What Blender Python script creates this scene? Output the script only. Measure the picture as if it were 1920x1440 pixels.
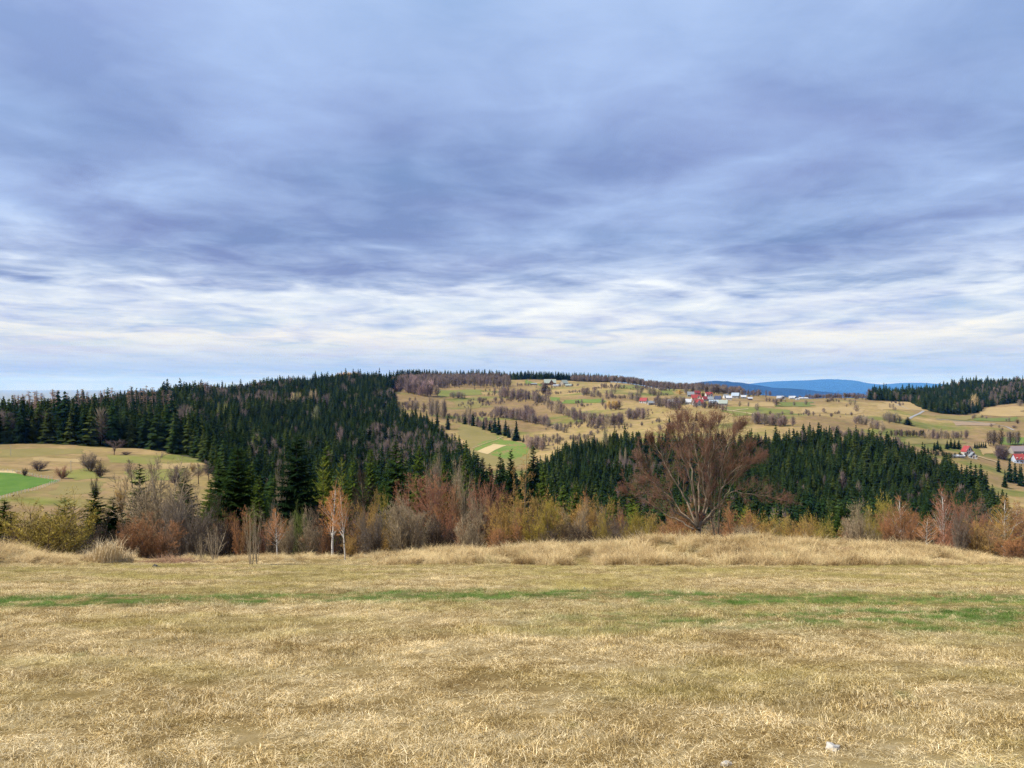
import bpy, math, random
import numpy as np
from mathutils import Vector, Matrix

sc = bpy.context.scene
for o in list(bpy.data.objects): bpy.data.objects.remove(o)
COL = sc.collection
F = 1450.0          # focal length in photo pixels (photo 1920 x 1440), used for sizes only

# ------------------------------------------------------------------ camera
cam = bpy.data.cameras.new('camera'); camo = bpy.data.objects.new('camera', cam); COL.objects.link(camo)
cam.sensor_width = 36.0; cam.lens = 36.0 * F / 1920.0; cam.clip_start = 0.1; cam.clip_end = 150000
camo.location = (0, 0, 0); camo.rotation_euler = (math.radians(90), 0, 0)
sc.camera = camo

# ------------------------------------------------------------------ light
SUN_EL, SUN_AZ = math.radians(48), math.radians(-104)     # azimuth from +Y, clockwise; the sun stands high on the left, a little behind the camera
sl = bpy.data.lights.new('sun', 'SUN'); sl.energy = 5.0; sl.angle = math.radians(1.6); sl.color = (1.0, 0.945, 0.86)
so = bpy.data.objects.new('sun', sl); COL.objects.link(so)
sd = Vector((math.sin(SUN_AZ)*math.cos(SUN_EL), math.cos(SUN_AZ)*math.cos(SUN_EL), math.sin(SUN_EL)))
so.rotation_euler = sd.to_track_quat('Z', 'Y').to_euler()
so.location = (0, 0, 300)
sc.view_settings.view_transform = 'Standard'; sc.view_settings.look = 'None'
sc.view_settings.exposure = 0.50; sc.view_settings.gamma = 1.0; sc.view_settings.use_curve_mapping = False
sc.render.engine = 'CYCLES'
sc.cycles.max_bounces = 4; sc.cycles.diffuse_bounces = 2; sc.cycles.volume_bounces = 1; sc.cycles.use_denoising = True; sc.cycles.denoiser = 'OPENIMAGEDENOISE'; sc.cycles.denoising_input_passes = 'RGB_ALBEDO_NORMAL'; sc.cycles.denoising_prefilter = 'NONE'

def s2l(r, g, b):
    f = lambda c: (c/255/12.92) if c/255 <= .04045 else ((c/255+.055)/1.055)**2.4
    return (f(r), f(g), f(b), 1.0)

class NT:
    def __init__(s, tree): s.t = tree; s.n = tree.nodes; s.l = tree.links; s.n.clear()
    def add(s, typ, **kw):
        n = s.n.new(typ)
        for k, v in kw.items():
            if k == 'i':
                for kk, vv in v.items():
                    if hasattr(vv, 'is_linked') or isinstance(vv, bpy.types.NodeSocket): s.l.new(vv, n.inputs[kk])
                    else: n.inputs[kk].default_value = vv
            else: setattr(n, k, v)
        return n
    def math(s, op, a, b=None, c=None, clamp=False):
        n = s.n.new('ShaderNodeMath'); n.operation = op; n.use_clamp = clamp
        for k, v in enumerate((a, b, c)):
            if v is None: continue
            if isinstance(v, bpy.types.NodeSocket): s.l.new(v, n.inputs[k])
            else: n.inputs[k].default_value = v
        return n.outputs[0]
    def ramp(s, fac, stops, interp='LINEAR'):
        n = s.n.new('ShaderNodeValToRGB'); n.color_ramp.interpolation = interp
        el = n.color_ramp.elements
        while len(el) > 1: el.remove(el[-1])
        el[0].position = stops[0][0]; el[0].color = stops[0][1]
        for p, c in stops[1:]:
            e = el.new(p); e.color = c
        if isinstance(fac, bpy.types.NodeSocket): s.l.new(fac, n.inputs[0])
        return n.outputs[0]
    def mix(s, fac, a, b, blend='MIX'):
        n = s.n.new('ShaderNodeMix'); n.data_type = 'RGBA'; n.blend_type = blend
        for k, v in ((0, fac), (6, a), (7, b)):
            if isinstance(v, bpy.types.NodeSocket): s.l.new(v, n.inputs[k])
            else: n.inputs[k].default_value = v
        return n.outputs[2]
    def noise(s, vec, scale, detail=4, rough=.55, dist=0.0):
        n = s.n.new('ShaderNodeTexNoise'); n.inputs['Scale'].default_value = scale
        n.inputs['Detail'].default_value = detail; n.inputs['Roughness'].default_value = rough
        n.inputs['Distortion'].default_value = dist
        if vec is not None: s.l.new(vec, n.inputs['Vector'])
        return n.outputs[0]
    def vscale(s, vec, sx, sy, sz, off=(0, 0, 0)):
        n = s.n.new('ShaderNodeMapping'); n.inputs['Scale'].default_value = (sx, sy, sz); n.inputs['Location'].default_value = off
        s.l.new(vec, n.inputs['Vector']); return n.outputs[0]

# ------------------------------------------------------------------ sky
def build_world():
    w = bpy.data.worlds.new('World'); sc.world = w; w.use_nodes = True
    t = NT(w.node_tree)
    tc = t.add('ShaderNodeTexCoord')
    sep = t.add('ShaderNodeSeparateXYZ'); t.l.new(tc.outputs['Generated'], sep.inputs[0])
    x, y, z = sep.outputs
    zc = t.math('ADD', t.math('MAXIMUM', z, 0.0), 0.055)
    ux = t.math('DIVIDE', x, zc); uy = t.math('DIVIDE', y, zc)
    comb = t.add('ShaderNodeCombineXYZ'); t.l.new(ux, comb.inputs[0]); t.l.new(uy, comb.inputs[1])
    P = comb.outputs[0]
    big = t.noise(t.vscale(P, .60, .45, 1, (3.1, 1.7, 0)), 1.0, 3, .5, .4)
    mid = t.noise(t.vscale(P, 1.25, .95, 1, (7.3, 2.2, 0)), 1.25, 4, .5, .6)
    fine = t.noise(t.vscale(P, 1.7, 2.0, 1, (1.3, 9.2, 0)), 2.2, 6, .58, .5)
    n = t.math('ADD', t.math('ADD', t.math('MULTIPLY', big, .40), t.math('MULTIPLY', mid, .42)), t.math('MULTIPLY', fine, .18))
    nn = t.math('MULTIPLY_ADD', t.math('SUBTRACT', n, .5), 4.4, .48, clamp=True)
    # the height at which the near cloud sheet ends wanders with the clouds
    wob = t.math('MULTIPLY', t.math('SUBTRACT', n, .5), .16)
    wob = t.math('MULTIPLY', wob, t.math('MINIMUM', t.math('MULTIPLY', z, 9.0), 1.0))
    zz = t.math('SUBTRACT', t.math('MAXIMUM', z, 0.0), wob)
    zz = t.math('MAXIMUM', zz, 0.0)
    def sk(r, g, b): c = s2l(r, g, b); return (c[0]/1.31, c[1]/1.31, c[2]/1.31, 1)
    dark = t.ramp(zz, [(0.0, sk(180, 198, 230)), (.018, sk(164, 187, 228)), (.034, sk(172, 191, 226)), (.052, sk(200, 208, 226)), (.078, sk(170, 187, 222)),
                       (.108, sk(160, 178, 219)), (.130, sk(126, 143, 189)), (.18, sk(121, 138, 186)), (.28, sk(125, 145, 193)), (.46, sk(148, 172, 219)), (1.0, sk(146, 170, 217))])
    lite = t.ramp(zz, [(0.0, sk(208, 219, 236)), (.018, sk(180, 200, 234)), (.034, sk(222, 228, 236)), (.052, sk(248, 243, 234)), (.078, sk(246, 248, 248)),
                       (.108, sk(246, 250, 253)), (.130, sk(208, 222, 246)), (.18, sk(176, 198, 238)), (.28, sk(168, 192, 236)), (.46, sk(184, 207, 246)), (1.0, sk(182, 205, 244))])
    hue = t.noise(t.vscale(P, .8, .9, 1, (11, 4, 0)), 1.0, 2, .5)
    violet = t.mix(t.math('MULTIPLY_ADD', t.math('SUBTRACT', hue, .5), 3.0, .5, clamp=True), (.93, 1.02, 1.0, 1), (1.07, .99, 1.01, 1))
    dark = t.mix(1.0, dark, violet, 'MULTIPLY')
    clouds = t.mix(nn, dark, lite)
    sky = t.add('ShaderNodeTexSky'); sky.sky_type = 'NISHITA'; sky.sun_disc = False
    sky.sun_elevation = SUN_EL; sky.sun_rotation = SUN_AZ; sky.air_density = 1.0; sky.dust_density = 1.0; sky.altitude = 600
    skys = t.mix(1.0, sky.outputs[0], (.09, .09, .09, 1), 'MULTIPLY')
    col = t.mix(.90, skys, clouds)
    bg = t.add('ShaderNodeBackground'); t.l.new(col, bg.inputs[0]); bg.inputs[1].default_value = 1.0
    out = t.add('ShaderNodeOutputWorld'); t.l.new(bg.outputs[0], out.inputs[0])
    w.cycles.sampling_method = 'AUTOMATIC'
build_world()

# ------------------------------------------------------------------ numeric helpers
rng = np.random.default_rng(11); R = random.Random(7)
_lat = np.random.default_rng(5).random((256, 256))
def vnoise(x, y):
    xi = np.floor(x).astype(int); yi = np.floor(y).astype(int); fx = x-xi; fy = y-yi
    fx = fx*fx*(3-2*fx); fy = fy*fy*(3-2*fy)
    a = _lat[yi % 256, xi % 256]; b = _lat[yi % 256, (xi+1) % 256]; c = _lat[(yi+1) % 256, xi % 256]; d = _lat[(yi+1) % 256, (xi+1) % 256]
    return (a*(1-fx)+b*fx)*(1-fy)+(c*(1-fx)+d*fx)*fy
def fbm(x, y, o=4):
    s = 0; a = .5; t = 0
    for i in range(o):
        s = s+a*vnoise(x+17.3*i, y+9.1*i); t += a; x = x*2.03; y = y*2.03; a *= .5
    return s/t

def tag(o, label=None, cat=None, group=None, kind=None):
    if label: o['label'] = label
    if cat: o['category'] = cat
    if group: o['group'] = group
    if kind: o['kind'] = kind
    return o

def mesh_np(name, verts, tris, mat=None, smooth=False):
    verts = np.asarray(verts, dtype=np.float32); tris = np.asarray(tris, dtype=np.int32)
    k = tris.shape[1]
    me = bpy.data.meshes.new(name)
    me.vertices.add(len(verts)); me.vertices.foreach_set('co', verts.ravel())
    me.loops.add(tris.size); me.loops.foreach_set('vertex_index', tris.ravel())
    me.polygons.add(len(tris)); me.polygons.foreach_set('loop_start', np.arange(0, tris.size, k, dtype=np.int32))
    me.polygons.foreach_set('loop_total', np.full(len(tris), k, dtype=np.int32))
    if smooth: me.polygons.foreach_set('use_smooth', np.ones(len(tris), dtype=bool))
    me.update(calc_edges=True); me.validate()
    if mat: me.materials.append(mat)
    return me

def link(name, me, parent=None, loc=None, rotz=0, scale=None):
    o = bpy.data.objects.new(name, me); COL.objects.link(o)
    if parent: o.parent = parent
    if loc is not None: o.location = loc
    if rotz: o.rotation_euler = (0, 0, rotz)
    if scale is not None: o.scale = scale
    return o

# ------------------------------------------------------------------ materials
def mat_simple(name, col, rough=.8, noise_scale=None, amt=.3, coord='Object', spec=.2):
    m = bpy.data.materials.new(name); m.use_nodes = True; t = NT(m.node_tree)
    b = t.add('ShaderNodeBsdfPrincipled'); b.inputs['Roughness'].default_value = rough
    b.inputs['Specular IOR Level'].default_value = spec
    c = (*col, 1)
    if noise_scale:
        tc = t.add('ShaderNodeTexCoord')
        nz = t.noise(tc.outputs[coord], noise_scale, 4, .6)
        v = t.math('MULTIPLY_ADD', nz, 2*amt, 1-amt)
        mul = t.add('ShaderNodeVectorMath', operation='SCALE'); mul.inputs[0].default_value = col; t.l.new(v, mul.inputs['Scale'])
        t.l.new(mul.outputs[0], b.inputs['Base Color'])
    else: b.inputs['Base Color'].default_value = c
    o = t.add('ShaderNodeOutputMaterial'); t.l.new(b.outputs[0], o.inputs[0])
    return m

def mat_twig(name, trans=.0, rand=.35, src='OBJ', cols=None, nscale=.35):
    """bark or foliage whose hue comes from the object's own colour, or from a random pick per tree"""
    m = bpy.data.materials.new(name); m.use_nodes = True; t = NT(m.node_tree)
    oi = t.add('ShaderNodeObjectInfo'); geo = t.add('ShaderNodeNewGeometry')
    if src == 'OBJ': c = oi.outputs['Color']
    else: c = t.ramp(oi.outputs['Random'], [(i/max(1, len(cols)-1), (*q, 1)) for i, q in enumerate(cols)])
    nz = t.noise(t.vscale(geo.outputs['Position'], 1, 1, 1), nscale, 3, .6)
    v = t.math('MULTIPLY_ADD', nz, 2*rand, 1-rand)
    v2 = t.math('MULTIPLY_ADD', geo.outputs['Random Per Island'], .7, .65)
    v = t.math('MULTIPLY', v, v2)
    g_ = t.noise(t.vscale(geo.outputs['Position'], 1, 1, 1, (40, 3, 9)), nscale*1.7, 2, .5)
    if src == 'OBJ' and not trans: c = t.mix(t.math('MULTIPLY_ADD', t.math('SUBTRACT', g_, .5), 2.2, .04, clamp=True), c, (.145, .115, .090, 1))
    sc_ = t.add('ShaderNodeVectorMath', operation='SCALE'); t.l.new(c, sc_.inputs[0]); t.l.new(v, sc_.inputs['Scale'])
    d = t.add('ShaderNodeBsdfDiffuse'); t.l.new(sc_.outputs[0], d.inputs[0])
    o = t.add('ShaderNodeOutputMaterial')
    if trans > 0:
        tr = t.add('ShaderNodeBsdfTranslucent'); t.l.new(sc_.outputs[0], tr.inputs[0])
        mx = t.add('ShaderNodeMixShader'); mx.inputs[0].default_value = trans
        t.l.new(d.outputs[0], mx.inputs[1]); t.l.new(tr.outputs[0], mx.inputs[2]); t.l.new(mx.outputs[0], o.inputs[0])
    else: t.l.new(d.outputs[0], o.inputs[0])
    return m

M = {}
M['twig'] = mat_twig('twig_bark')
M['needle'] = mat_twig('spruce_needles', .12, .45, nscale=.5)
M['forest_needle'] = mat_twig('forest_needles', .10, .4, 'RND', [(.009, .019, .007), (.026, .043, .011), (.012, .025, .008), (.054, .068, .016), (.009, .017, .007), (.020, .036, .011), (.011, .022, .008), (.036, .052, .015)], nscale=.02)
M['forest_twig'] = mat_twig('wood_twigs', 0, .3, 'RND', [(.11, .085, .072), (.15, .112, .09), (.085, .068, .06), (.14, .10, .088), (.12, .098, .068)], nscale=.03)
M['bark'] = mat_simple('grey_brown_bark', (.155, .105, .066), .9, 6.0, .5)
M['darkbark'] = mat_simple('dark_bark', (.055, .045, .035), .9, 6.0, .5)
M['tanbark'] = mat_simple('pale_grey_bark', (.38, .30, .19), .9, 6.0, .4)

def mat_birch():
    m = bpy.data.materials.new('birch_bark'); m.use_nodes = True; t = NT(m.node_tree)
    tc = t.add('ShaderNodeTexCoord')
    nz = t.noise(t.vscale(tc.outputs['Object'], 18, 18, 55), 1.0, 3, .6)
    c = t.ramp(nz, [(.36, (.05, .045, .04, 1)), (.46, (.50, .465, .40, 1)), (1, (.62, .585, .51, 1))])
    b = t.add('ShaderNodeBsdfPrincipled'); t.l.new(c, b.inputs['Base Color']); b.inputs['Roughness'].default_value = .8
    o = t.add('ShaderNodeOutputMaterial'); t.l.new(b.outputs[0], o.inputs[0]); return m
M['birch'] = mat_birch()

STRIP = 21.5     # depth of the greener strip across the meadow
def meadow_colour(t, pos, extra=None):
    """colour of the grass at a place in the meadow: straw, tan thatch, olive and the greener strip"""
    sep = t.add('ShaderNodeSeparateXYZ'); t.l.new(pos, sep.inputs[0]); X, Y, Z = sep.outputs
    n1 = t.noise(t.vscale(pos, .45, .62, 0), 1.0, 5, .62, .4)
    n2 = t.noise(t.vscale(pos, 2.0, 2.4, 0, (5, 3, 0)), 1.0, 5, .7)
    n3 = t.noise(t.vscale(pos, .16, .24, 0, (2, 8, 0)), 1.0, 4, .6)
    a = t.math('ADD', t.math('MULTIPLY', n1, .5), t.math('MULTIPLY', n2, .5)); a = t.math('MULTIPLY_ADD', t.math('SUBTRACT', a, .5), 1.2, .515)
    if extra is not None: a = t.math('MULTIPLY_ADD', t.math('SUBTRACT', extra, .5), .52, a)
    c = t.ramp(a, [(.25, (.11, .068, .022, 1)), (.38, (.30, .195, .068, 1)), (.48, (.49, .35, .138, 1)), (.57, (.66, .505, .245, 1)), (.70, (.84, .70, .43, 1))])
    # olive tint, stronger in the far half of the meadow
    far = t.math('MULTIPLY', t.math('SUBTRACT', Y, 22.0), .08, clamp=True)
    far2 = t.math('SUBTRACT', 1.0, t.math('MULTIPLY', t.math('SUBTRACT', Y, 45.0), .3, clamp=True))
    far = t.math('MULTIPLY', far, far2)
    ol = t.math('MULTIPLY_ADD', t.math('SUBTRACT', n3, .50), 4.5, t.math('MULTIPLY_ADD', far, .50, .12), clamp=True)
    c = t.mix(t.math('MULTIPLY', ol, .66), c, (.30, .26, .062, 1))
    # green strip
    yy = t.math('ADD', t.math('SUBTRACT', Y, STRIP), t.math('MULTIPLY', t.math('MULTIPLY', X, X), .010))
    yy = t.math('ADD', yy, t.math('MULTIPLY', t.math('SUBTRACT', n3, .5), 5.0))
    g = t.math('POWER', 2.718, t.math('MULTIPLY', t.math('MULTIPLY', yy, yy), -.26))
    gm = t.math('MULTIPLY_ADD', t.math('SUBTRACT', n1, .44), 6.0, .42, clamp=True)
    # a second, fainter strip nearer on the right
    y2 = t.math('ADD', t.math('SUBTRACT', Y, 15.5), t.math('MULTIPLY', t.math('SUBTRACT', n3, .5), 6.0))
    g2 = t.math('POWER', 2.718, t.math('MULTIPLY', t.math('MULTIPLY', y2, y2), -.25))
    g2 = t.math('MULTIPLY', g2, t.math('MULTIPLY_ADD', X, .10, .12, clamp=True))
    pt = t.math('MULTIPLY_ADD', t.math('SUBTRACT', t.noise(t.vscale(pos, 1.3, 1.5, 0, (13, 5, 0)), 1.0, 4, .65), .5), 8.0, .62, clamp=True)
    g = t.math('MULTIPLY', t.math('MULTIPLY', t.math('MULTIPLY', t.math('MAXIMUM', g, g2), gm), t.math('MULTIPLY_ADD', pt, .85, .15)), 2.2, clamp=True)
    # stray green tufts
    st = t.math('MULTIPLY', t.math('SUBTRACT', t.noise(t.vscale(pos, 1.1, 1.1, 0, (31, 7, 0)), 1.0, 2, .5), .67), 9.0, clamp=True)
    g = t.math('MAXIMUM', t.math('MULTIPLY', g, .86), t.math('MULTIPLY', st, .45))
    c = t.mix(g, c, (.062, .165, .022, 1))
    return c

def mat_grass():
    m = bpy.data.materials.new('meadow_grass'); m.use_nodes = True; t = NT(m.node_tree)
    geo = t.add('ShaderNodeNewGeometry'); oi = t.add('ShaderNodeObjectInfo')
    c = meadow_colour(t, geo.outputs['Position'], geo.outputs['Random Per Island'])
    v = t.math('MULTIPLY_ADD', oi.outputs['Random'], .85, .62)
    s = t.add('ShaderNodeVectorMath', operation='SCALE'); t.l.new(c, s.inputs[0]); t.l.new(v, s.inputs['Scale'])
    d = t.add('ShaderNodeBsdfDiffuse'); t.l.new(s.outputs[0], d.inputs[0])
    tr = t.add('ShaderNodeBsdfTranslucent'); t.l.new(s.outputs[0], tr.inputs[0])
    mx = t.add('ShaderNodeMixShader'); mx.inputs[0].default_value = .32
    t.l.new(d.outputs[0], mx.inputs[1]); t.l.new(tr.outputs[0], mx.inputs[2])
    o = t.add('ShaderNodeOutputMaterial'); t.l.new(mx.outputs[0], o.inputs[0]); return m
M['grass'] = mat_grass()

def mat_drygrass():
    m = bpy.data.materials.new('tall_dry_grass'); m.use_nodes = True; t = NT(m.node_tree)
    geo = t.add('ShaderNodeNewGeometry'); oi = t.add('ShaderNodeObjectInfo')
    n = t.noise(t.vscale(geo.outputs['Position'], .5, .5, .5), 1.0, 4, .6)
    a = t.math('ADD', t.math('MULTIPLY', n, .6), t.math('ADD', t.math('MULTIPLY', geo.outputs['Random Per Island'], .2), t.math('MULTIPLY', oi.outputs['Random'], .2)))
    c = t.ramp(a, [(.30, (.22, .135, .055, 1)), (.42, (.44, .31, .145, 1)), (.50, (.63, .465, .225, 1)), (.60, (.78, .62, .35, 1)), (.75, (.40, .35, .13, 1))])
    d = t.add('ShaderNodeBsdfDiffuse'); t.l.new(c, d.inputs[0])
    tr = t.add('ShaderNodeBsdfTranslucent'); t.l.new(c, tr.inputs[0])
    mx = t.add('ShaderNodeMixShader'); mx.inputs[0].default_value = .32
    t.l.new(d.outputs[0], mx.inputs[1]); t.l.new(tr.outputs[0], mx.inputs[2])
    o = t.add('ShaderNodeOutputMaterial'); t.l.new(mx.outputs[0], o.inputs[0]); return m
M['drygrass'] = mat_drygrass()

def mat_ground():
    m = bpy.data.materials.new('ground'); m.use_nodes = True; t = NT(m.node_tree)
    geo = t.add('ShaderNodeNewGeometry'); pos = geo.outputs['Position']
    sep = t.add('ShaderNodeSeparateXYZ'); t.l.new(pos, sep.inputs[0])
    near = meadow_colour(t, pos)
    near = t.mix(.70, near, (.085, .056, .022, 1))      # thatch and soil between the blades
    at = t.add('ShaderNodeAttribute', attribute_name='tint')
    n1 = t.noise(pos, .02, 6, .65, .5); n2 = t.noise(pos, .18, 4, .65)
    v = t.math('ADD', t.math('MULTIPLY', n1, 1.1), t.math('MULTIPLY', n2, 1.1))
    v = t.math('SUBTRACT', v, .08)
    s = t.add('ShaderNodeVectorMath', operation='SCALE'); t.l.new(at.outputs['Color'], s.inputs[0]); t.l.new(v, s.inputs['Scale'])
    n3 = t.noise(t.vscale(pos, 1, 1.5, 0, (6, 2, 0)), .045, 6, .68, .6)
    farc = t.mix(t.math('MULTIPLY_ADD', t.math('SUBTRACT', n3, .5), 4.0, .22, clamp=True), s.outputs[0], t.mix(1.0, s.outputs[0], (.76, .90, .58, 1), 'MULTIPLY'))
    f = t.math('MULTIPLY', t.math('SUBTRACT', sep.outputs[1], 62.0), .1, clamp=True)
    c = t.mix(f, near, farc)
    b = t.add('ShaderNodeBsdfPrincipled'); b.inputs['Roughness'].default_value = .95; b.inputs['Specular IOR Level'].default_value = .05
    t.l.new(c, b.inputs['Base Color'])
    bmp = t.add('ShaderNodeBump'); bmp.inputs['Strength'].default_value = .6; bmp.inputs['Distance'].default_value = .04
    t.l.new(t.noise(pos, 14, 5, .7), bmp.inputs['Height']); t.l.new(bmp.outputs[0], b.inputs['Normal'])
    o = t.add('ShaderNodeOutputMaterial'); t.l.new(b.outputs[0], o.inputs[0]); return m
M['ground'] = mat_ground()

def mat_field(name, c1, c2, sc_=.03, stripe=0.0):
    m = bpy.data.materials.new(name); m.use_nodes = True; t = NT(m.node_tree)
    geo = t.add('ShaderNodeNewGeometry')
    n = t.noise(geo.outputs['Position'], sc_, 6, .65, .3)
    n2 = t.noise(geo.outputs['Position'], sc_*9, 4, .6)
    a = t.math('ADD', t.math('MULTIPLY', n, .7), t.math('MULTIPLY', n2, .3))
    c = t.ramp(a, [(.35, (*c1, 1)), (.65, (*c2, 1))])
    b = t.add('ShaderNodeBsdfPrincipled'); b.inputs['Roughness'].default_value = .95; b.inputs['Specular IOR Level'].default_value = .05
    t.l.new(c, b.inputs['Base Color'])
    o = t.add('ShaderNodeOutputMaterial'); t.l.new(b.outputs[0], o.inputs[0]); return m

# ------------------------------------------------------------------ terrain: measured slopes, real distances
# crest of the meadow, photo row of the skyline of the grass per photo column
CREST = np.array([(-600, 1040), (0, 1033), (50, 1040), (90, 1048), (160, 1054), (300, 1055), (450, 1052), (640, 1050), (740, 1045), (860, 1039), (1000, 1034), (1100, 1031), (1170, 1032),
                  (1200, 1024), (1240, 1018), (1300, 1018), (1350, 1020), (1440, 1015), (1500, 1021), (1545, 1026), (1600, 1027), (1700, 1031), (1800, 1045), (1880, 1056), (1930, 1062), (2500, 1064)], float)
FARC = {   # column: (depth m, photo row of the ground)
 -300: [(66,1062),(80,1070),(110,1066),(150,1040),(200,995),(250,950),(300,905),(420,838),(600,805),(900,785),(1300,780),(1800,790),(2600,800)],
 0:    [(66,1062),(80,1070),(110,1066),(150,1040),(200,995),(250,950),(300,905),(420,833),(600,806),(900,794),(1300,790),(1800,796),(2600,800)],
 200:  [(66,1064),(80,1074),(110,1070),(150,1046),(200,1002),(250,958),(300,912),(420,838),(600,802),(900,775),(1200,765),(1400,766),(1900,780),(2600,795)],
 400:  [(66,1064),(80,1076),(110,1078),(150,1058),(200,1020),(250,975),(300,928),(390,868),(600,815),(900,767),(1200,748),(1350,746),(1700,758),(2600,790)],
 560:  [(66,1064),(80,1076),(110,1082),(150,1068),(220,1035),(300,1000),(400,950),(600,850),(900,765),(1200,733),(1350,727),(1700,745),(2600,790)],
 660:  [(66,1062),(80,1076),(110,1082),(150,1070),(220,1040),(300,1002),(400,953),(600,862),(900,769),(1250,723),(1400,717),(1700,735),(2600,790)],
 740:  [(66,1060),(80,1076),(110,1082),(150,1070),(220,1040),(300,1002),(400,955),(600,872),(800,808),(900,793),(1050,766),(1250,739),(1500,718),(1650,712),(1900,722),(2600,785)],
 860:  [(66,1058),(80,1075),(110,1082),(150,1072),(220,1036),(300,985),(400,932),(520,897),(600,880),(750,842),(900,796),(1050,776),(1300,744),(1550,720),(1750,713),(2000,724),(2700,780)],
 1000: [(66,1055),(80,1072),(110,1082),(150,1074),(220,1040),(300,990),(400,938),(500,908),(600,875),(700,850),(850,814),(1000,783),(1200,753),(1400,735),(1600,719),(1800,711),(2000,716),(2700,775)],
 1150: [(66,1052),(80,1070),(110,1082),(150,1076),(220,1050),(300,1016),(400,968),(550,890),(650,838),(730,820),(850,799),(1000,770),(1200,744),(1500,722),(1700,716),(1900,722),(2700,775)],
 1310: [(66,1040),(80,1060),(110,1082),(150,1078),(220,1052),(300,1018),(400,968),(600,862),(700,824),(850,788),(1000,763),(1100,750),(1250,738),(1400,731),(1600,737),(2000,770),(2700,790)],
 1420: [(66,1040),(80,1060),(110,1082),(150,1078),(220,1052),(300,1018),(400,970),(600,850),(700,820),(850,786),(1000,762),(1150,747),(1300,741),(1450,748),(2000,790),(2700,800)],
 1500: [(66,1042),(80,1062),(110,1082),(150,1078),(220,1052),(300,1018),(400,970),(600,842),(700,815),(850,784),(1100,755),(1300,746),(1450,750),(2000,790),(2700,800)],
 1650: [(66,1046),(80,1066),(110,1084),(150,1080),(220,1055),(300,1022),(400,976),(600,855),(720,828),(850,800),(1000,775),(1200,756),(1400,746),(1600,750),(2000,780),(2700,800)],
 1800: [(66,1060),(80,1075),(110,1086),(150,1082),(220,1058),(300,1028),(400,985),(500,935),(600,888),(700,860),(850,818),(1000,792),(1200,770),(1300,760),(1500,740),(1700,730),(2000,748),(2700,790)],
 1920: [(66,1072),(80,1082),(110,1088),(150,1084),(220,1060),(300,1030),(400,988),(500,945),(650,893),(800,845),(1000,798),(1200,765),(1300,752),(1500,731),(1700,722),(2000,742),(2700,790)],
 2300: [(66,1080),(80,1088),(110,1090),(150,1086),(220,1062),(300,1032),(400,988),(500,945),(650,893),(800,845),(1000,796),(1200,760),(1300,745),(1500,722),(1700,714),(2000,735),(2700,790)],
}
PXG = np.concatenate([960-np.array([4300, 3400, 2700, 2200, 1900, 1700, 1500, 1350, 1240, 1160, 1110, 1080]), np.arange(-100, 2025, 5.0), 960+np.array([1080, 1110, 1160, 1240, 1350, 1500, 1700, 1900, 2200, 2700, 3400, 4300])])
PXG = np.unique(PXG)
DG = np.concatenate([np.geomspace(1.6, 40, 70)[:-1], np.geomspace(40, 72, 56)[:-1], np.geomspace(72, 220, 70)[:-1], np.geomspace(220, 1900, 250)[:-1], np.geomspace(1900, 60000, 50)])
def build_Z():
    cols = np.array(sorted(FARC)); lnD = np.log(DG)
    tab = []
    for c in cols:
        pts = FARC[c]; d = np.log([p[0] for p in pts]+[4000, 60000]); r = [p[1] for p in pts]
        z_end = 440.0
        r = r+[720+F*255/4000, 720+F*z_end/60000]
        tab.append(np.interp(lnD, d, r))
    tab = np.array(tab)                                    # columns x depths
    # smooth along depth
    ker = np.exp(-np.linspace(-2, 2, 9)**2); ker /= ker.sum()
    pad = np.pad(tab, ((0, 0), (4, 4)), 'edge'); tab = np.array([np.convolve(r_, ker, 'valid') for r_ in pad])
    # smooth interpolation across columns (cosine eased)
    idx = np.clip(np.searchsorted(cols, PXG)-1, 0, len(cols)-2)
    f = np.clip((PXG-cols[idx])/(cols[idx+1]-cols[idx]), 0, 1); f = f*.5+(f*f*(3-2*f))*.5
    rows = tab[idx].T*(1-f)+tab[idx+1].T*f                 # depths x columns
    kx = np.exp(-np.linspace(-2, 2, 11)**2); kx /= kx.sum()
    pr = np.pad(rows, ((0, 0), (5, 5)), 'edge'); rows = np.array([np.convolve(r_, kx, 'valid') for r_ in pr])
    D = DG[:, None]; zfar = -(rows-720)/F*D
    X = (PXG[None, :]-960)/F*D; Y = np.repeat(D, len(PXG), 1)
    # near meadow
    E = np.interp(PXG, CREST[:, 0], CREST[:, 1])[None, :]
    m = 1.6+.2*54-(E-720)/F*54
    zn = -1.6-.2*Y+m*np.exp(-((D-54.5)/5.2)**2)
    zn = zn+(fbm(X*.35, Y*.35, 4)-.5)*.16*np.clip((Y-3)/6, .3, 1)+(fbm(X*.7+40, Y*.7, 4)-.5)*.75*np.clip((Y-44)/6, 0, 1)
    b = np.clip((D-57)/11, 0, 1); b = b*b*(3-2*b)
    z = zn*(1-b)+zfar*b
    amp = np.clip((D-80)/300, 0, 1)
    z = z+amp*((fbm(X*.012, Y*.012, 4)-.5)*5+(fbm(X*.05+9, Y*.05, 3)-.5)*1.4)*np.clip(2.2-D/2500, .3, 1)
    return X, Y, z
GX, GY, GZ = build_Z()
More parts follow.
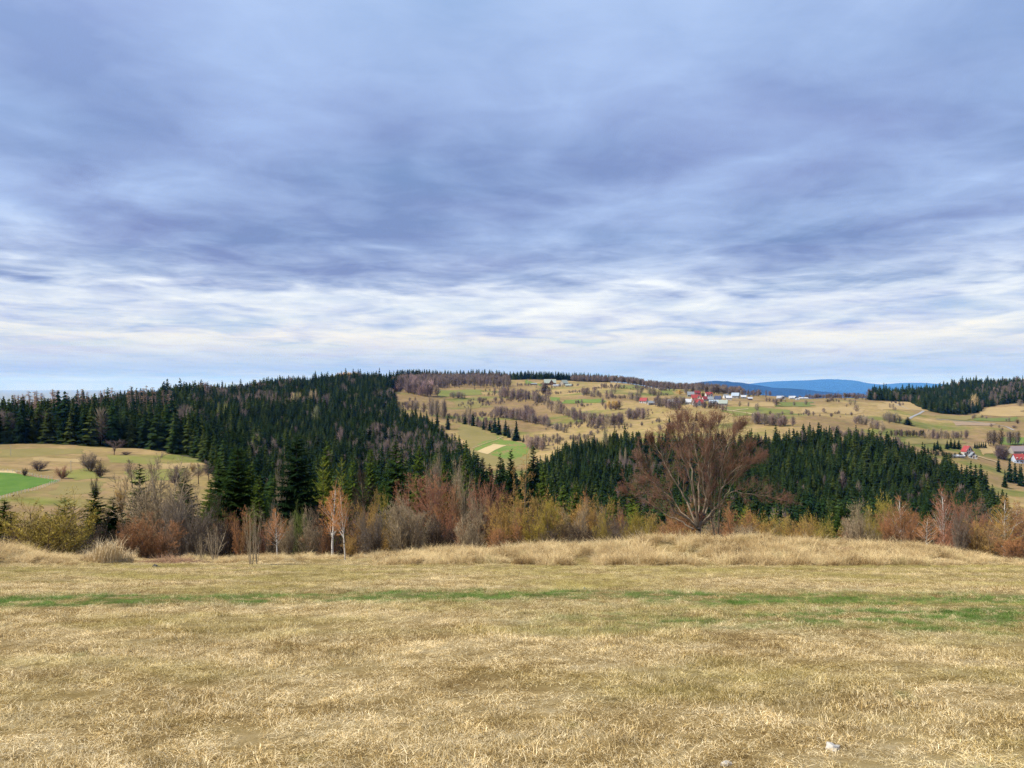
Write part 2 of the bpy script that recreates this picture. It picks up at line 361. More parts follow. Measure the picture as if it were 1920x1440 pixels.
def H(x, y):
    x = np.atleast_1d(np.asarray(x, float)); y = np.maximum(np.atleast_1d(np.asarray(y, float)), 1.6)
    px = 960+F*x/y
    i = np.clip(np.searchsorted(PXG, px)-1, 0, len(PXG)-2); j = np.clip(np.searchsorted(DG, y)-1, 0, len(DG)-2)
    fx = np.clip((px-PXG[i])/(PXG[i+1]-PXG[i]), 0, 1); fy = np.clip((y-DG[j])/(DG[j+1]-DG[j]), 0, 1)
    return (GZ[j, i]*(1-fx)+GZ[j, i+1]*fx)*(1-fy)+(GZ[j+1, i]*(1-fx)+GZ[j+1, i+1]*fx)*fy
def h1(x, y): return float(H(x, y)[0])
_DS = np.geomspace(40, 2500, 900)
def hit(px, row, dmin=200):
    """distance at which the line of sight through a photo point meets the ground"""
    x = (px-960)/F*_DS; r = 720-F*H(x, _DS)/_DS
    ok = np.where((r <= row) & (_DS >= dmin))[0]
    return float(_DS[ok[0]]) if len(ok) else 1500.0
def at(px, D): return Vector(((px-960)/F*D, D, h1((px-960)/F*D, D)))
def row_of(px, D): return 720-F*h1((px-960)/F*D, D)/D

# woods, as (column, near depth, far depth)
WOOD_L = np.array([(-500, 432, 900), (0, 428, 900), (200, 434, 1000), (300, 424, 1150), (370, 405, 1280), (410, 330, 1330), (470, 270, 1380), (560, 250, 1420), (700, 250, 1480), (726, 250, 1440), (736, 250, 1250), (748, 250, 930), (800, 262, 860), (850, 275, 720), (880, 290, 590), (903, 300, 480)], float)
WOOD_R = np.array([(985, 300, 420), (1005, 285, 490), (1030, 275, 590), (1060, 265, 655), (1150, 255, 665), (1200, 255, 650), (1310, 255, 655), (1440, 255, 625), (1480, 255, 610), (1500, 255, 640), (1600, 260, 640), (1700, 265, 612), (1800, 270, 560), (1850, 275, 520), (1880, 280, 450), (1893, 290, 380)], float)
WOOD_H = np.array([(1628, 1290, 1500), (1700, 1280, 1560), (1735, 1160, 1650), (1760, 1120, 1700), (1800, 1120, 1760), (1838, 1150, 1760), (1845, 1235, 1760), (1895, 1255, 1760), (1930, 1265, 1760), (2200, 1280, 1760)], float)
WOOD_M = np.array([(868, 265, 480), (885, 255, 500), (905, 240, 440), (1000, 240, 440), (1015, 250, 420)], float)
def in_wood(W, px, D):
    a = np.interp(px, W[:, 0], W[:, 1]); b = np.interp(px, W[:, 0], W[:, 2])
    return (px >= W[0, 0]) & (px <= W[-1, 0]) & (D >= a) & (D <= b)

def build_terrain():
    nj, ni = GZ.shape
    v = np.stack([GX, GY, GZ], -1).reshape(-1, 3)
    j, i = np.meshgrid(np.arange(nj-1), np.arange(ni-1), indexing='ij'); a = j*ni+i
    q = np.stack([a, a+1, a+ni+1, a+ni], -1).reshape(-1, 4)
    me = mesh_np('ground', v, q, M['ground'], True)
    x, y = v[:, 0], v[:, 1]; px = 960+F*x/y
    t1 = fbm(x*.006+3, y*.006, 4)[:, None]; t2 = fbm(x*.013+30, y*.02+7, 4)[:, None]
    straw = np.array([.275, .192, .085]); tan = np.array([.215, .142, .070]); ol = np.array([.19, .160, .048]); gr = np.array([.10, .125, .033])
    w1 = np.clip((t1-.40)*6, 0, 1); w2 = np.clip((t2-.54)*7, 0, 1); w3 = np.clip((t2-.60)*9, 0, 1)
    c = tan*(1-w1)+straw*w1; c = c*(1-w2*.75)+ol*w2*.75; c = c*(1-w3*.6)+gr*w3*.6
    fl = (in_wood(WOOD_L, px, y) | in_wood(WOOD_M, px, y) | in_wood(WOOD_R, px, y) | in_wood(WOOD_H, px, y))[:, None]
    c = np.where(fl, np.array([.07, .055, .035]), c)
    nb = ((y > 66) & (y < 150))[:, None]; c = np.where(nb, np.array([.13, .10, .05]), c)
    far = (y > 2100)[:, None]; c = np.where(far, np.array([.22, .21, .15]), c)
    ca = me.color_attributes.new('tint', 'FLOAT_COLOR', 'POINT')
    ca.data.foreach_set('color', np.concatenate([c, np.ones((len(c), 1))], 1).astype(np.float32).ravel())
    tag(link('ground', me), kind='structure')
    # the meadow goes on behind the photographer
    xs = np.linspace(-160, 160, 41); ys = np.linspace(1.62, -160, 41)
    XX, YY = np.meshgrid(xs, ys); ZZ = -1.61-.2*np.maximum(YY, -30)-.02*np.minimum(YY+30, 0)
    v = np.stack([XX, YY, ZZ], -1).reshape(-1, 3)
    j, i = np.meshgrid(np.arange(40), np.arange(40), indexing='ij'); a = j*41+i
    q = np.stack([a, a+41, a+42, a+1], -1).reshape(-1, 4)
    tag(link('meadow', mesh_np('meadow', v, q, M['ground'], True)), kind='structure')
build_terrain()

def far_mountain(name, prof, D, depth, base, col):
    """a wooded mountain ridge with a rounded cross-section"""
    prof = np.array(prof, float); px = np.linspace(prof[0, 0], prof[-1, 0], 220)
    top = np.interp(px, prof[:, 0], prof[:, 1])
    k = np.ones(9)/9; top = np.convolve(np.pad(top, 4, 'edge'), k, 'valid')
    zt = -(top-720)/F*D
    s = np.linspace(-1, 1, 41); v = []
    for tt in s:
        d = D+depth*tt; x = (px-960)/F*D
        prof_s = math.cos(tt*math.pi/2)**1.3 if abs(tt) < 1 else 0
        nz = (fbm(x*.0016+D, np.full_like(x, d*.0016), 5)-.5)*(zt-base)*.35*(1 if tt < 0 else .4)*math.sin(abs(tt)*math.pi)
        v.append(np.stack([x, np.full_like(x, d), base+(zt-base)*prof_s+nz], -1))
    v = np.concatenate(v); n = len(px)
    j, i = np.meshgrid(np.arange(40), np.arange(n-1), indexing='ij'); a = j*n+i
    q = np.stack([a, a+1, a+n+1, a+n], -1).reshape(-1, 4)
    m = mat_field(name+'_woods', tuple(c*.7 for c in col), tuple(c*1.3 for c in col), .0012)
    tag(link(name, mesh_np(name, v, q, m, True)), kind='structure')
far_mountain('far_mountain', [(1330, 760), (1385, 727), (1410, 720), (1440, 716), (1465, 714.5), (1490, 713.5), (1520, 713), (1550, 710.5), (1570, 711.5), (1590, 714.5), (1615, 720), (1640, 722.5), (1665, 721), (1690, 719), (1712, 717), (1735, 719.5), (1760, 727), (1830, 730), (1900, 745)], 50000, 8000, -445, (.014, .026, .030))
far_mountain('dark_hill', [(1180, 760), (1260, 733), (1290, 722), (1310, 717), (1335, 714), (1352, 715), (1370, 716.5), (1395, 720), (1430, 726.5), (1455, 727), (1480, 728), (1510, 731), (1540, 735), (1580, 741), (1640, 748), (1700, 760)], 23000, 4500, -445, (.010, .019, .020))

# ------------------------------------------------------------------ fields, tracks
def quad_field(name, corners, mat, off=.35, n=28, dmin=200, wave=0.0):
    P = [np.array(((px-960)/F*d, d)) for px, r in corners for d in [hit(px, r, dmin)]]
    s = np.linspace(0, 1, n); S, T = np.meshgrid(s, s)
    xy = ((1-S)*(1-T))[..., None]*P[0]+(S*(1-T))[..., None]*P[1]+(S*T)[..., None]*P[2]+((1-S)*T)[..., None]*P[3]
    x = xy[..., 0].ravel(); y = xy[..., 1].ravel()
    if 'pasture' in name:                                   # grazed land has no ruled edges
        a = .16*min(np.ptp(x), np.ptp(y)); k = 2.2/max(1, min(np.ptp(x), np.ptp(y)))
        x, y = x+(fbm(x*k, y*k, 4)-.5)*2*a, y+(fbm(x*k+31, y*k+7, 4)-.5)*2*a
    z = H(x, y)+off
    j, i = np.meshgrid(np.arange(n-1), np.arange(n-1), indexing='ij'); a = j*n+i
    q = np.stack([a, a+1, a+n+1, a+n], -1).reshape(-1, 4)
    o = tag(link(name, mesh_np(name, np.stack([x, y, z], -1), q, mat, True)), kind='structure'); return o
GREEN = mat_field('spring_green_crop', (.060, .130, .020), (.110, .180, .036), .14)
MOSS = mat_field('mossy_pasture', (.12, .145, .036), (.19, .175, .055), .03)
OLIVE = mat_field('olive_pasture', (.165, .142, .048), (.225, .178, .070), .03)
STRAW = mat_field('straw_pasture', (.28, .20, .088), (.345, .25, .115), .03)
BUFF = mat_field('bare_buff_soil', (.38, .29, .14), (.46, .35, .18), .03)
PINK = mat_field('ploughed_soil', (.24, .175, .115), (.29, .21, .135), .03)
def fields():
    q = quad_field
    q('green_field', [(-60, 888), (30, 888), (112, 902), (-60, 946)], GREEN, .06, dmin=150)
    q('stubble_field', [(-60, 881), (24, 883), (32, 888), (-60, 888)], BUFF, .06, dmin=150)
    q('sloping_pasture', [(858, 790), (1012, 842), (985, 876), (872, 868)], OLIVE, .25)
    q('crop_pasture', [(932, 819), (1000, 838), (972, 862), (884, 844)], mat_field('green_meadow', (.10, .160, .030), (.155, .195, .048), .04), .3)
    q('bare_strip', [(925, 834), (950, 836.5), (914, 853), (893, 848)], BUFF, .5)
    q('hill_pasture', [(820, 732), (900, 731), (905, 740), (815, 744)], MOSS, .4)
    q('hill_pasture', [(850, 752), (885, 752), (930, 763), (860, 767)], OLIVE, .4)
    q('hill_pasture', [(985, 712), (1018, 712), (1018, 720), (985, 721)], mat_field('bright_meadow', (.10, .155, .032), (.15, .18, .045), .03), .4)
    q('hill_pasture', [(1030, 745), (1050, 746), (1050, 753), (1034, 752)], mat_field('bright_meadow', (.10, .155, .032), (.15, .18, .045), .03), .4)
    q('hill_pasture', [(1052, 751), (1130, 748), (1130, 756), (1054, 757)], mat_field('bright_meadow', (.10, .155, .032), (.15, .18, .045), .03), .4)
    q('hill_pasture', [(1165, 722), (1205, 724), (1205, 731), (1165, 730)], MOSS, .4)
    q('hill_pasture', [(1238, 728), (1262, 730), (1262, 740), (1238, 738)], MOSS, .4)
    q('hill_pasture', [(1120, 715), (1160, 718), (1160, 727), (1110, 726)], STRAW, .4)
    q('hill_pasture', [(1460, 754), (1520, 754), (1530, 762), (1452, 763)], mat_field('dull_meadow', (.10, .135, .036), (.15, .16, .05), .03), .4)
    q('hill_pasture', [(1350, 765), (1470, 768), (1500, 776), (1370, 782)], MOSS, .4)
    q('hill_pasture', [(1500, 766), (1610, 764), (1620, 776), (1500, 776)], STRAW, .4)
    q('hill_pasture', [(1400, 757), (1458, 756), (1450, 763), (1405, 765)], STRAW, .4)
    q('hill_pasture', [(1625, 755), (1735, 750), (1745, 765), (1630, 772)], STRAW, .4)
    q('hill_pasture', [(1750, 778), (1828, 776), (1832, 789), (1755, 786)], OLIVE, .4)
    q('hill_pasture', [(1832, 783), (1910, 783), (1908, 790), (1832, 790)], mat_field('dull_meadow', (.10, .135, .036), (.15, .16, .05), .03), .45)
    q('ploughed_field', [(1786, 791), (1868, 795), (1860, 799), (1792, 799)], PINK, .4)
    q('hill_pasture', [(1848, 764), (1925, 762), (1925, 780), (1842, 780)], STRAW, .4)
    q('hill_pasture', [(1880, 822), (1930, 822), (1930, 834), (1878, 834)], mat_field('bright_meadow', (.10, .155, .032), (.15, .18, .045), .03), .4)
    q('hill_pasture', [(1690, 822), (1800, 822), (1800, 832), (1695, 836)], OLIVE, .4)
    q('hill_pasture', [(1825, 836), (1862, 832), (1872, 852), (1832, 852)], STRAW, .4)
    q('valley_pasture', [(120, 884), (170, 880), (190, 896), (140, 900)], mat_field('grass_flush', (.16, .17, .042), (.22, .19, .06), .1), .06, dmin=150)
    q('valley_pasture', [(200, 855), (300, 862), (300, 872), (205, 868)], mat_field('grass_flush', (.16, .17, .042), (.22, .19, .06), .1), .06, dmin=150)
    q('valley_pasture', [(0, 842), (150, 842), (160, 852), (0, 858)], OLIVE, .06, dmin=150)
    q('valley_pasture', [(110, 905), (200, 905), (190, 925), (90, 930)], OLIVE, .06, dmin=150)
    q('valley_pasture', [(230, 880), (330, 880), (340, 900), (240, 905)], mat_field('grass_flush', (.16, .17, .042), (.22, .19, .06), .1), .06, dmin=150)
    q('valley_pasture', [(60, 858), (150, 860), (150, 868), (60, 866)], STRAW, .06, dmin=150)
    q('valley_pasture', [(290, 868), (390, 870), (370, 880), (300, 880)], STRAW, .06, dmin=150)
fields()

ASPH = mat_simple('pale_track', (.27, .26, .245), .9, .05, .15, 'Object')
DIRT = mat_simple('dirt_track', (.42, .32, .18), .9, .05, .15, 'Object')
DIRT2 = mat_simple('worn_grass', (.33, .25, .12), .9, .05, .2, 'Object')
def track(name, pts, w, mat, off=.75, dmin=200):
    P = []
    for a, b in zip(pts[:-1], pts[1:]):
        for k in range(10):
            f = k/10; px = a[0]+(b[0]-a[0])*f; r = a[1]+(b[1]-a[1])*f
            d = hit(px, r, dmin); P.append(((px-960)/F*d, d))
    P = np.array(P)
    for _ in range(6): P[1:-1] = .25*P[:-2]+.5*P[1:-1]+.25*P[2:]
    T = np.gradient(P, axis=0); T /= np.linalg.norm(T, axis=1)[:, None]+1e-9; N = np.stack([-T[:, 1], T[:, 0]], 1)
    V = []
    for p, n in zip(P, N):
        for s in (-1, -.33, .33, 1):
            q = p+n*w/2*s; V.append((q[0], q[1], h1(q[0], q[1])+off))
    m = len(P); j, i = np.meshgrid(np.arange(m-1), np.arange(3), indexing='ij'); a = j*4+i
    q = np.stack([a, a+1, a+5, a+4], -1).reshape(-1, 4)
    return tag(link(name, mesh_np(name, np.array(V), q, mat, True)), kind='structure')
track('road', [(1675, 757), (1690, 762), (1703, 767), (1720, 768.5), (1733, 770.5), (1724, 776), (1712, 781), (1705, 786)], 3.2, ASPH, .4)
track('road', [(1755, 786.5), (1785, 788.5), (1830, 792), (1868, 797), (1888, 801), (1902, 808)], 3.0, ASPH, .4)
track('path', [(1350, 767), (1372, 772), (1395, 774.5), (1420, 779), (1445, 783)], 3.0, DIRT)
track('path', [(1372, 772), (1385, 769.5), (1405, 767.5)], 2.6, DIRT)
track('path', [(885, 842), (905, 834), (930, 826), (945, 819)], 1.4, DIRT2, .6)
track('path', [(1830, 856), (1850, 862), (1872, 868)], 3.0, DIRT, .6)

# ------------------------------------------------------------------ plant builders
class Soup:
    """collects tapered branch segments and leaf triangles, built as one mesh"""
    def __init__(s): s.seg = {}; s.tv = []; 
    def add(s, p, q, r1, r2, k=3): s.seg.setdefault((k, r2 <= 1e-9), []).append((*p, *q, r1, r2))
    def tri(s, a, b, c): s.tv.append((*a, *b, *c))
    def mesh(s, name, mat):
        V = []; Fc = []; n = 0
        for (k, tip), L in s.seg.items():
            A = np.array(L); P = A[:, 0:3]; Q = A[:, 3:6]; r1 = A[:, 6]; r2 = A[:, 7]
            d = Q-P; d /= np.linalg.norm(d, axis=1)[:, None]+1e-12
            ref = np.where(np.abs(d[:, 2:3]) > .9, np.array([[1., 0, 0]]), np.array([[0., 0, 1]]))
            u = np.cross(d, ref); u /= np.linalg.norm(u, axis=1)[:, None]+1e-12; w = np.cross(d, u)
            ring1, ring2 = [], []
            for a in range(k):
                c, sn = math.cos(2*math.pi*a/k), math.sin(2*math.pi*a/k); o = u*c+w*sn
                ring1.append(P+o*r1[:, None]); ring2.append(Q+o*r2[:, None])
            m = len(A)
            if tip:
                vv = np.stack(ring1+[Q], 1); nv = k+1
                tr = np.array([(a, (a+1) % k, k) for a in range(k)])
            else:
                vv = np.stack(ring1+ring2, 1); nv = 2*k
                tr = np.array([t for a in range(k) for t in ((a, (a+1) % k, k+(a+1) % k), (a, k+(a+1) % k, k+a))])
            V.append(vv.reshape(-1, 3)); Fc.append((tr[None]+(np.arange(m)*nv)[:, None, None]+n).reshape(-1, 3)); n += m*nv
        if s.tv:
            T = np.array(s.tv).reshape(-1, 3); V.append(T); Fc.append(np.arange(len(T)).reshape(-1, 3)+n)
        return mesh_np(name, np.concatenate(V), np.concatenate(Fc), mat)

def rv(rr, s=1.0): return Vector((rr.gauss(0, s), rr.gauss(0, s), rr.gauss(0, s)))
def perp(d, rr):
    v = rv(rr); v -= d*v.dot(d)
    return v.normalized()

def grow(T, W, p, d, L, r, lvl, cfg, rr):
    """T trunk soup, W twig soup; cfg lists per level"""
    last = lvl >= cfg['levels']-1
    if last:
        q = p+d*L*.5+perp(d, rr)*L*.06
        q2 = q+(d+Vector((0, 0, cfg.get('tipup', .1)))+rv(rr, .12)).normalized()*L*.5
        W.add(p, q2, r, 0, 3)
        if cfg.get('bud') and rr.random() < cfg['bud']:
            b = cfg['budsize']*(.6+rr.random()); c = q2+rv(rr, b*.4); W.tri(c, c+rv(rr, b), c+rv(rr, b))
        return
    ns = cfg['seg'][lvl]; nch = cfg['nch'][lvl]; st = cfg['start'][lvl]
    soup = T if lvl < cfg['split'] else W
    pts = [p]; r0 = r; dd = d; P = p
    k = cfg['sides'][lvl]
    for i in range(ns):
        dd = (dd+rv(rr, cfg['wig'][lvl])+Vector((0, 0, cfg['up'][lvl]))).normalized()
        Q = P+dd*(L/ns); f = (i+1)/ns
        r2 = r*(1-f*(1-cfg['taper'][lvl]))
        soup.add(P, Q, r0, r2, k); r0 = r2; 
        f0 = i/ns
        lo = max(f0, st)
        if f > st:
            cnt = nch*(f-lo)/(1-st); c = int(cnt)+(1 if rr.random() < cnt-int(cnt) else 0)
            for _ in range(c):
                g = lo+(f-lo)*rr.random(); B = P+(Q-P)*((g-f0)*ns)
                ang = math.radians(cfg['ang'][lvl]*(.75+.5*rr.random()))
                nd = (dd*math.cos(ang)+perp(dd, rr)*math.sin(ang)).normalized()
                shp = cfg['shape'][lvl]; sh = {'cone': (1.02-.85*(g-st)/(1-st)), 'flat': 1-.35*g, 'round': .45+.9*math.sin(math.pi*min(1, (g-st)/(1-st)*.85+.1))*.6}[shp]
                rad = r*(1-g*(1-cfg['taper'][lvl]))*cfg['rr'][lvl]
                grow(T, W, B, nd, L*cfg['lr'][lvl]*sh*(.7+.6*rr.random()), max(rad, cfg['rmin']), lvl+1, cfg, rr)
        P = Q
    # leader twigs at the tip
    for _ in range(cfg.get('lead', 3)):
        nd = (dd+rv(rr, .3)).normalized()
        W.add(P, P+nd*L*.18, max(r0*.8, cfg['rmin']), 0, 3)

CF = {
 'birch': dict(levels=4, split=2, seg=[9, 4, 2], nch=[46, 9, 7], start=[.28, .12, .1], wig=[.035, .08, .12], up=[.03, .07, .02], taper=[.15, .2, .3], ang=[46, 38, 40], lr=[.36, .42, .55], rr=[.42, .6, .7], shape=['cone', 'flat', 'flat'], sides=[7, 4, 3], rmin=.0011, tipup=-.1),
 'shrub': dict(levels=4, split=2, seg=[6, 3, 2], nch=[12, 8, 6], start=[.10, .1, .1], wig=[.09, .1, .12], up=[.035, .05, .05], taper=[.25, .3, .3], ang=[36, 36, 38], lr=[.42, .48, .55], rr=[.6, .7, .8], shape=['flat', 'flat', 'flat'], sides=[5, 3, 3], rmin=.0016, tipup=.15),
 'upright': dict(levels=4, split=2, seg=[8, 3, 2], nch=[18, 7, 5], start=[.16, .1, .1], wig=[.04, .07, .1], up=[.05, .09, .05], taper=[.2, .3, .3], ang=[36, 34, 36], lr=[.32, .45, .55], rr=[.5, .7, .8], shape=['flat', 'flat', 'flat'], sides=[6, 3, 3], rmin=.0016, tipup=.2),
 'beech': dict(levels=5, split=2, seg=[6, 5, 3, 2], nch=[18, 10, 7, 5], start=[.22, .2, .1, .1], wig=[.06, .10, .12, .12], up=[.05, .05, .05, .04], taper=[.25, .2, .3, .3], ang=[46, 38, 36, 36], lr=[.62, .45, .45, .5], rr=[.55, .6, .7, .8], shape=['round', 'flat', 'flat', 'flat'], sides=[8, 5, 3, 3], rmin=.0011, tipup=.2),
 'larch': dict(levels=4, split=1, seg=[9, 4, 2], nch=[60, 9, 5], start=[.12, .12, .1], wig=[.012, .06, .1], up=[.03, .03, .0], taper=[.08, .2, .3], ang=[80, 45, 40], lr=[.26, .35, .5], rr=[.3, .6, .7], shape=['cone', 'flat', 'flat'], sides=[7, 3, 3], rmin=.0011, tipup=-.1),
}
def make_birch(seed, kind='birch', bark='birch'):
    rr = random.Random(seed); T, W = Soup(), Soup()
    grow(T, W, Vector((0, 0, 0)), Vector((rr.gauss(0, .03), rr.gauss(0, .03), 1)).normalized(),   .93, .017 if kind != 'larch' else .015, 0, CF[kind], rr)
    return T.mesh('trunk', M[bark]), W.mesh('crown', M['twig'])
def make_multi(seed, n, spread, kind='shrub', bark='bark', r=.013, bud=0, base=.06, cfgmod=None):
    rr = random.Random(seed); T, W = Soup(), Soup(); cfg = dict(CF[kind])
    if bud: cfg['bud'] = bud; cfg['budsize'] = .010
    if cfgmod: cfg.update(cfgmod)
    for i in range(n):
        a = rr.random()*6.283; s = math.sqrt(rr.random())*spread
        d = Vector((math.cos(a)*s, math.sin(a)*s, 1)).normalized()
        L = (.98-.40*rr.random()**1.5)*(1-.22*(s/max(spread, .01))**2)
        grow(T, W, Vector((math.cos(a)*base*rr.random(), math.sin(a)*base*rr.random(), -.02)), d, L, r*(.6+.7*rr.random()), 0, cfg, rr)
    return T.mesh('stem', M[bark]), W.mesh('crown', M['twig'])
def make_beech(seed, bark='bark'):
    rr = random.Random(seed); T, W = Soup(), Soup()
    grow(T, W, Vector((0, 0, -.02)), Vector((0, 0, 1)), .72, .020, 0, CF['beech'], rr)
    return T.mesh('trunk', M[bark]), W.mesh('crown', M['twig'])

def make_spruce(seed, Rr=.20, whorls=44, droop=.35, jag=.25, start=.03, pine=False):
    """near conifer: trunk, whorls of boughs, each bough a spine with hanging needle sprays"""
    rr = random.Random(seed); T, W = Soup(), Soup()
    T.add((0, 0, -.02), (0, 0, .5), .012, .007, 7); T.add((0, 0, .5), (0, 0, .98), .007, .0015, 7)
    for w in range(whorls):
        f = w/(whorls-1); h = start+(.985-start)*f**1.02
        prof = (1-h)**.82*(.65+.35*min(1, h/.12)) if not pine else math.sin(math.pi*min(.98, (h*.85+.12)))**.8*.75*(1.08-h)**.3
        n = max(4, int(9-4*h)) if not pine else 6
        off = rr.random()*6.28
        for b in range(n):
            if rr.random() < .06: continue
            az = off+6.283*b/n+rr.gauss(0, .22); L = Rr*prof*(1-jag+2*jag*rr.random())+.008
            z0 = h+rr.gauss(0, .008); rise = (.25-droop*.9*(1-h)) if not pine else .5
            o = Vector((math.cos(az), math.sin(az), 0)); side = Vector((-o.y, o.x, 0))
            def sp(t): return Vector((0, 0, z0))+o*L*t+Vector((0, 0, L*(rise*t-droop*.55*t*t+(.22*t**3))))
            ns = max(4, int(4+L*46))
            prev = sp(0)
            for k in range(1, ns+1):
                t = k/ns; c = sp(t); lw = L*.46*(1.05-t)*(.6+.8*rr.random())+.010
                wd = L/ns*1.25
                for s in (-1, 1):
                    tipv = c+side*s*lw+o*lw*.55+Vector((0, 0, -lw*(.35+.5*rr.random())*(1 if not pine else -.3)))
                    W.tri(prev+Vector((0, 0, wd*.25)), c+o*wd*.4+Vector((0, 0, -wd*.2)), tipv)
                if not pine and rr.random() < .8:
                    W.tri(prev, c, (prev+c)/2+Vector((rr.gauss(0, .004), rr.gauss(0, .004), -lw*(.5+.6*rr.random()))))
                prev = c
            W.tri(prev-side*.004, prev+side*.004, prev+o*.018+Vector((0, 0, .004)))
    W.tri((-.003, 0, .96), (.003, 0, .96), (0, 0, 1.0)); W.tri((0, -.003, .96), (0, .003, .96), (0, 0, 1.0))
    return T.mesh('trunk', M['darkbark']), W.mesh('crown', M['needle'])

def make_far_spruce(seed, mat, Rr=.16):
    rr = random.Random(seed); W = Soup()
    W.add((0, 0, -.03), (0, 0, .5), .012, .008, 4)
    wh = 15
    for w in range(wh):
        h = .05+.92*(w/(wh-1)); n = 8 if h < .6 else 6; off = rr.random()*6.28
        for b in range(n):
            az = off+6.283*b/n+rr.gauss(0, .2); L = Rr*((1-h)**(.55+.09*(seed % 4)))*(.55+.8*rr.random())*(.75+.25*min(1, h/.18))+.012
            o = Vector((math.cos(az), math.sin(az), 0)); s = Vector((-o.y, o.x, 0))
            z0 = h+rr.gauss(0, .012); c = Vector((0, 0, z0+.03)); tip = Vector((0, 0, z0))+o*L+Vector((0, 0, -L*.30))
            m = (c+tip)/2; wl = L*.36+.006
            W.tri(c, m+s*wl+Vector((0, 0, -L*.22)), tip); W.tri(c, tip, m-s*wl+Vector((0, 0, -L*.22)))
    W.tri((-.008, 0, .93), (.008, 0, .93), (0, 0, 1.0)); W.tri((0, -.008, .93), (0, .008, .93), (0, 0, 1.0))
    return W.mesh('far_spruce', mat)

def make_far_bare(seed, mat, n=150, w=.36, low=.12, trunks=1, th=.010):
    """distant leafless tree: stems and a haze of twigs"""
    rr = random.Random(seed); W = Soup()
    for t in range(trunks):
        bx = rr.gauss(0, .10*(trunks > 1)); by = rr.gauss(0, .10*(trunks > 1)); hh = .75+.2*rr.random()
        top = Vector((bx*1.8+rr.gauss(0, .04), by*1.8+rr.gauss(0, .04), hh))
        W.add((bx, by, -.03), top, .016, .004, 4)
        for i in range(n//trunks):
            f = low+(1-low)*rr.random(); b = Vector((bx, by, 0)).lerp(top, f*.8)
            a = rr.random()*6.283; s = w*(math.sin(math.pi*min(1, .15+f*.8))**.7)*math.sqrt(rr.random())
            q = Vector((bx+math.cos(a)*s, by+math.sin(a)*s, min(1.0, b.z+.10+.35*rr.random()*(1.1-s/w*.5))))
            m = b.lerp(q, .35+.4*rr.random())
            if rr.random() < .35: W.add(b, q, th*.8, 0, 3)
            else: W.add(m, q+rv(rr, .05), th*.7, 0, 3)
    return W.mesh('far_bare', mat)

PR = {
 'birch': [make_birch(s) for s in (1, 2, 3)],
 'brownbirch': [make_birch(s, 'birch', 'bark') for s in (11, 12)],
 'larch': [make_birch(s, 'larch', 'bark') for s in (21, 22)],
 'shrub': [make_multi(s, 17, .75) for s in (31, 32, 33, 34)],
 'willow': [make_multi(41, 20, 1.0, 'shrub', 'bark', bud=.6), make_multi(42, 18, .9, 'shrub', 'bark', bud=.5)],
 'upright': [make_multi(s, 13, .42, 'upright', 'tanbark', r=.014) for s in (51, 52, 53)],
 'grove': [make_multi(s, 10, .42, 'upright', 'bark', r=.012) for s in (55, 56)],
 'beech': [make_beech(s) for s in (61, 62, 63)],
 'sprig': [make_multi(s, 9, .30, 'upright', 'tanbark', r=.009, cfgmod=dict(nch=[5, 3, 2])) for s in (71, 72)],
 'spruce': [make_spruce(81), make_spruce(82, .21, 40, .45), make_spruce(83, .18, 46, .3), make_spruce(84, .22, 38, .4, .35)],
 'pine': [make_spruce(85, .26, 16, .1, .35, .18, True), make_spruce(86, .24, 15, .1, .4, .22, True)],
}
TREE_NAME = dict(birch='birch_tree', brownbirch='bare_tree', larch='larch_tree', shrub='bare_shrub', willow='willow_bush', upright='bare_tree', grove='bare_tree', beech='beech_tree', sprig='sapling', spruce='spruce_tree', pine='pine_tree')
TREE_CAT = dict(birch='birch', brownbirch='tree', larch='larch', shrub='shrub', willow='bush', upright='tree', grove='tree', beech='tree', sprig='sapling', spruce='spruce', pine='pine')
TREE_W = dict(birch=.42, brownbirch=.42, larch=.42, shrub=1.0, willow=1.35, upright=.55, grove=.62, beech=.95, sprig=.55, spruce=.36, pine=.5)
PAL = dict(red=(.27, .122, .070), rust=(.30, .143, .062), orange=(.45, .21, .078), olive=(.30, .225, .045), ochre=(.35, .215, .062), tan=(.28, .215, .130), grey=(.155, .125, .095), purple=(.135, .096, .086), dark=(.042, .030, .022), gold=(.38, .225, .075),  # dark has the near-black shade between the belt trees in its colour
           spr=(.024, .044, .010), sprd=(.010, .022, .008), sprl=(.062, .090, .014), pin=(.060, .080, .018), yel=(.16, .17, .026), lime=(.34, .265, .055))
def measure(pair):
    v = np.concatenate([np.array([q.co[:] for q in m.vertices]) for m in pair])
    r = np.hypot(v[:, 0], v[:, 1]); return 2*np.percentile(r, 95), np.percentile(v[:, 2], 99.5)
SIZE = {k: [measure(p) for p in L] for k, L in PR.items()}
_cnt = {}
def tree(kind, px, top, D, width, col, label, group=None, rot=None, base_row=None, cat=None, name=None):
    """one plant: an Empty at its foot with trunk or stems and crown as parts"""
    i = _cnt.get(kind, 0); _cnt[kind] = i+1
    A, B = PR[kind][i % len(PR[kind])]
    p = at(px, D); hgt = (row_of(px, D)-top)*D/F
    e = bpy.data.objects.new(name or TREE_NAME[kind], None); COL.objects.link(e); e.empty_display_size = .5
    w95, h99 = SIZE[kind][i % len(PR[kind])]; e.location = p; sx = width*(1.55 if kind == 'spruce' else 1.2 if kind == 'pine' else 1.0)*D/F/w95
    e.scale = (sx, sx, hgt/h99); e.rotation_euler = (0, 0, R.random()*6.283 if rot is None else rot)
    tag(e, label, cat or TREE_CAT[kind], group)
    link(A.name.split('.')[0], A, e)
    c = link('crown', B, e); rgb = PAL[col] if isinstance(col, str) else col
    j = .9+.2*R.random(); c.color = (rgb[0]*j, rgb[1]*j, rgb[2]*j, 1)
    return e

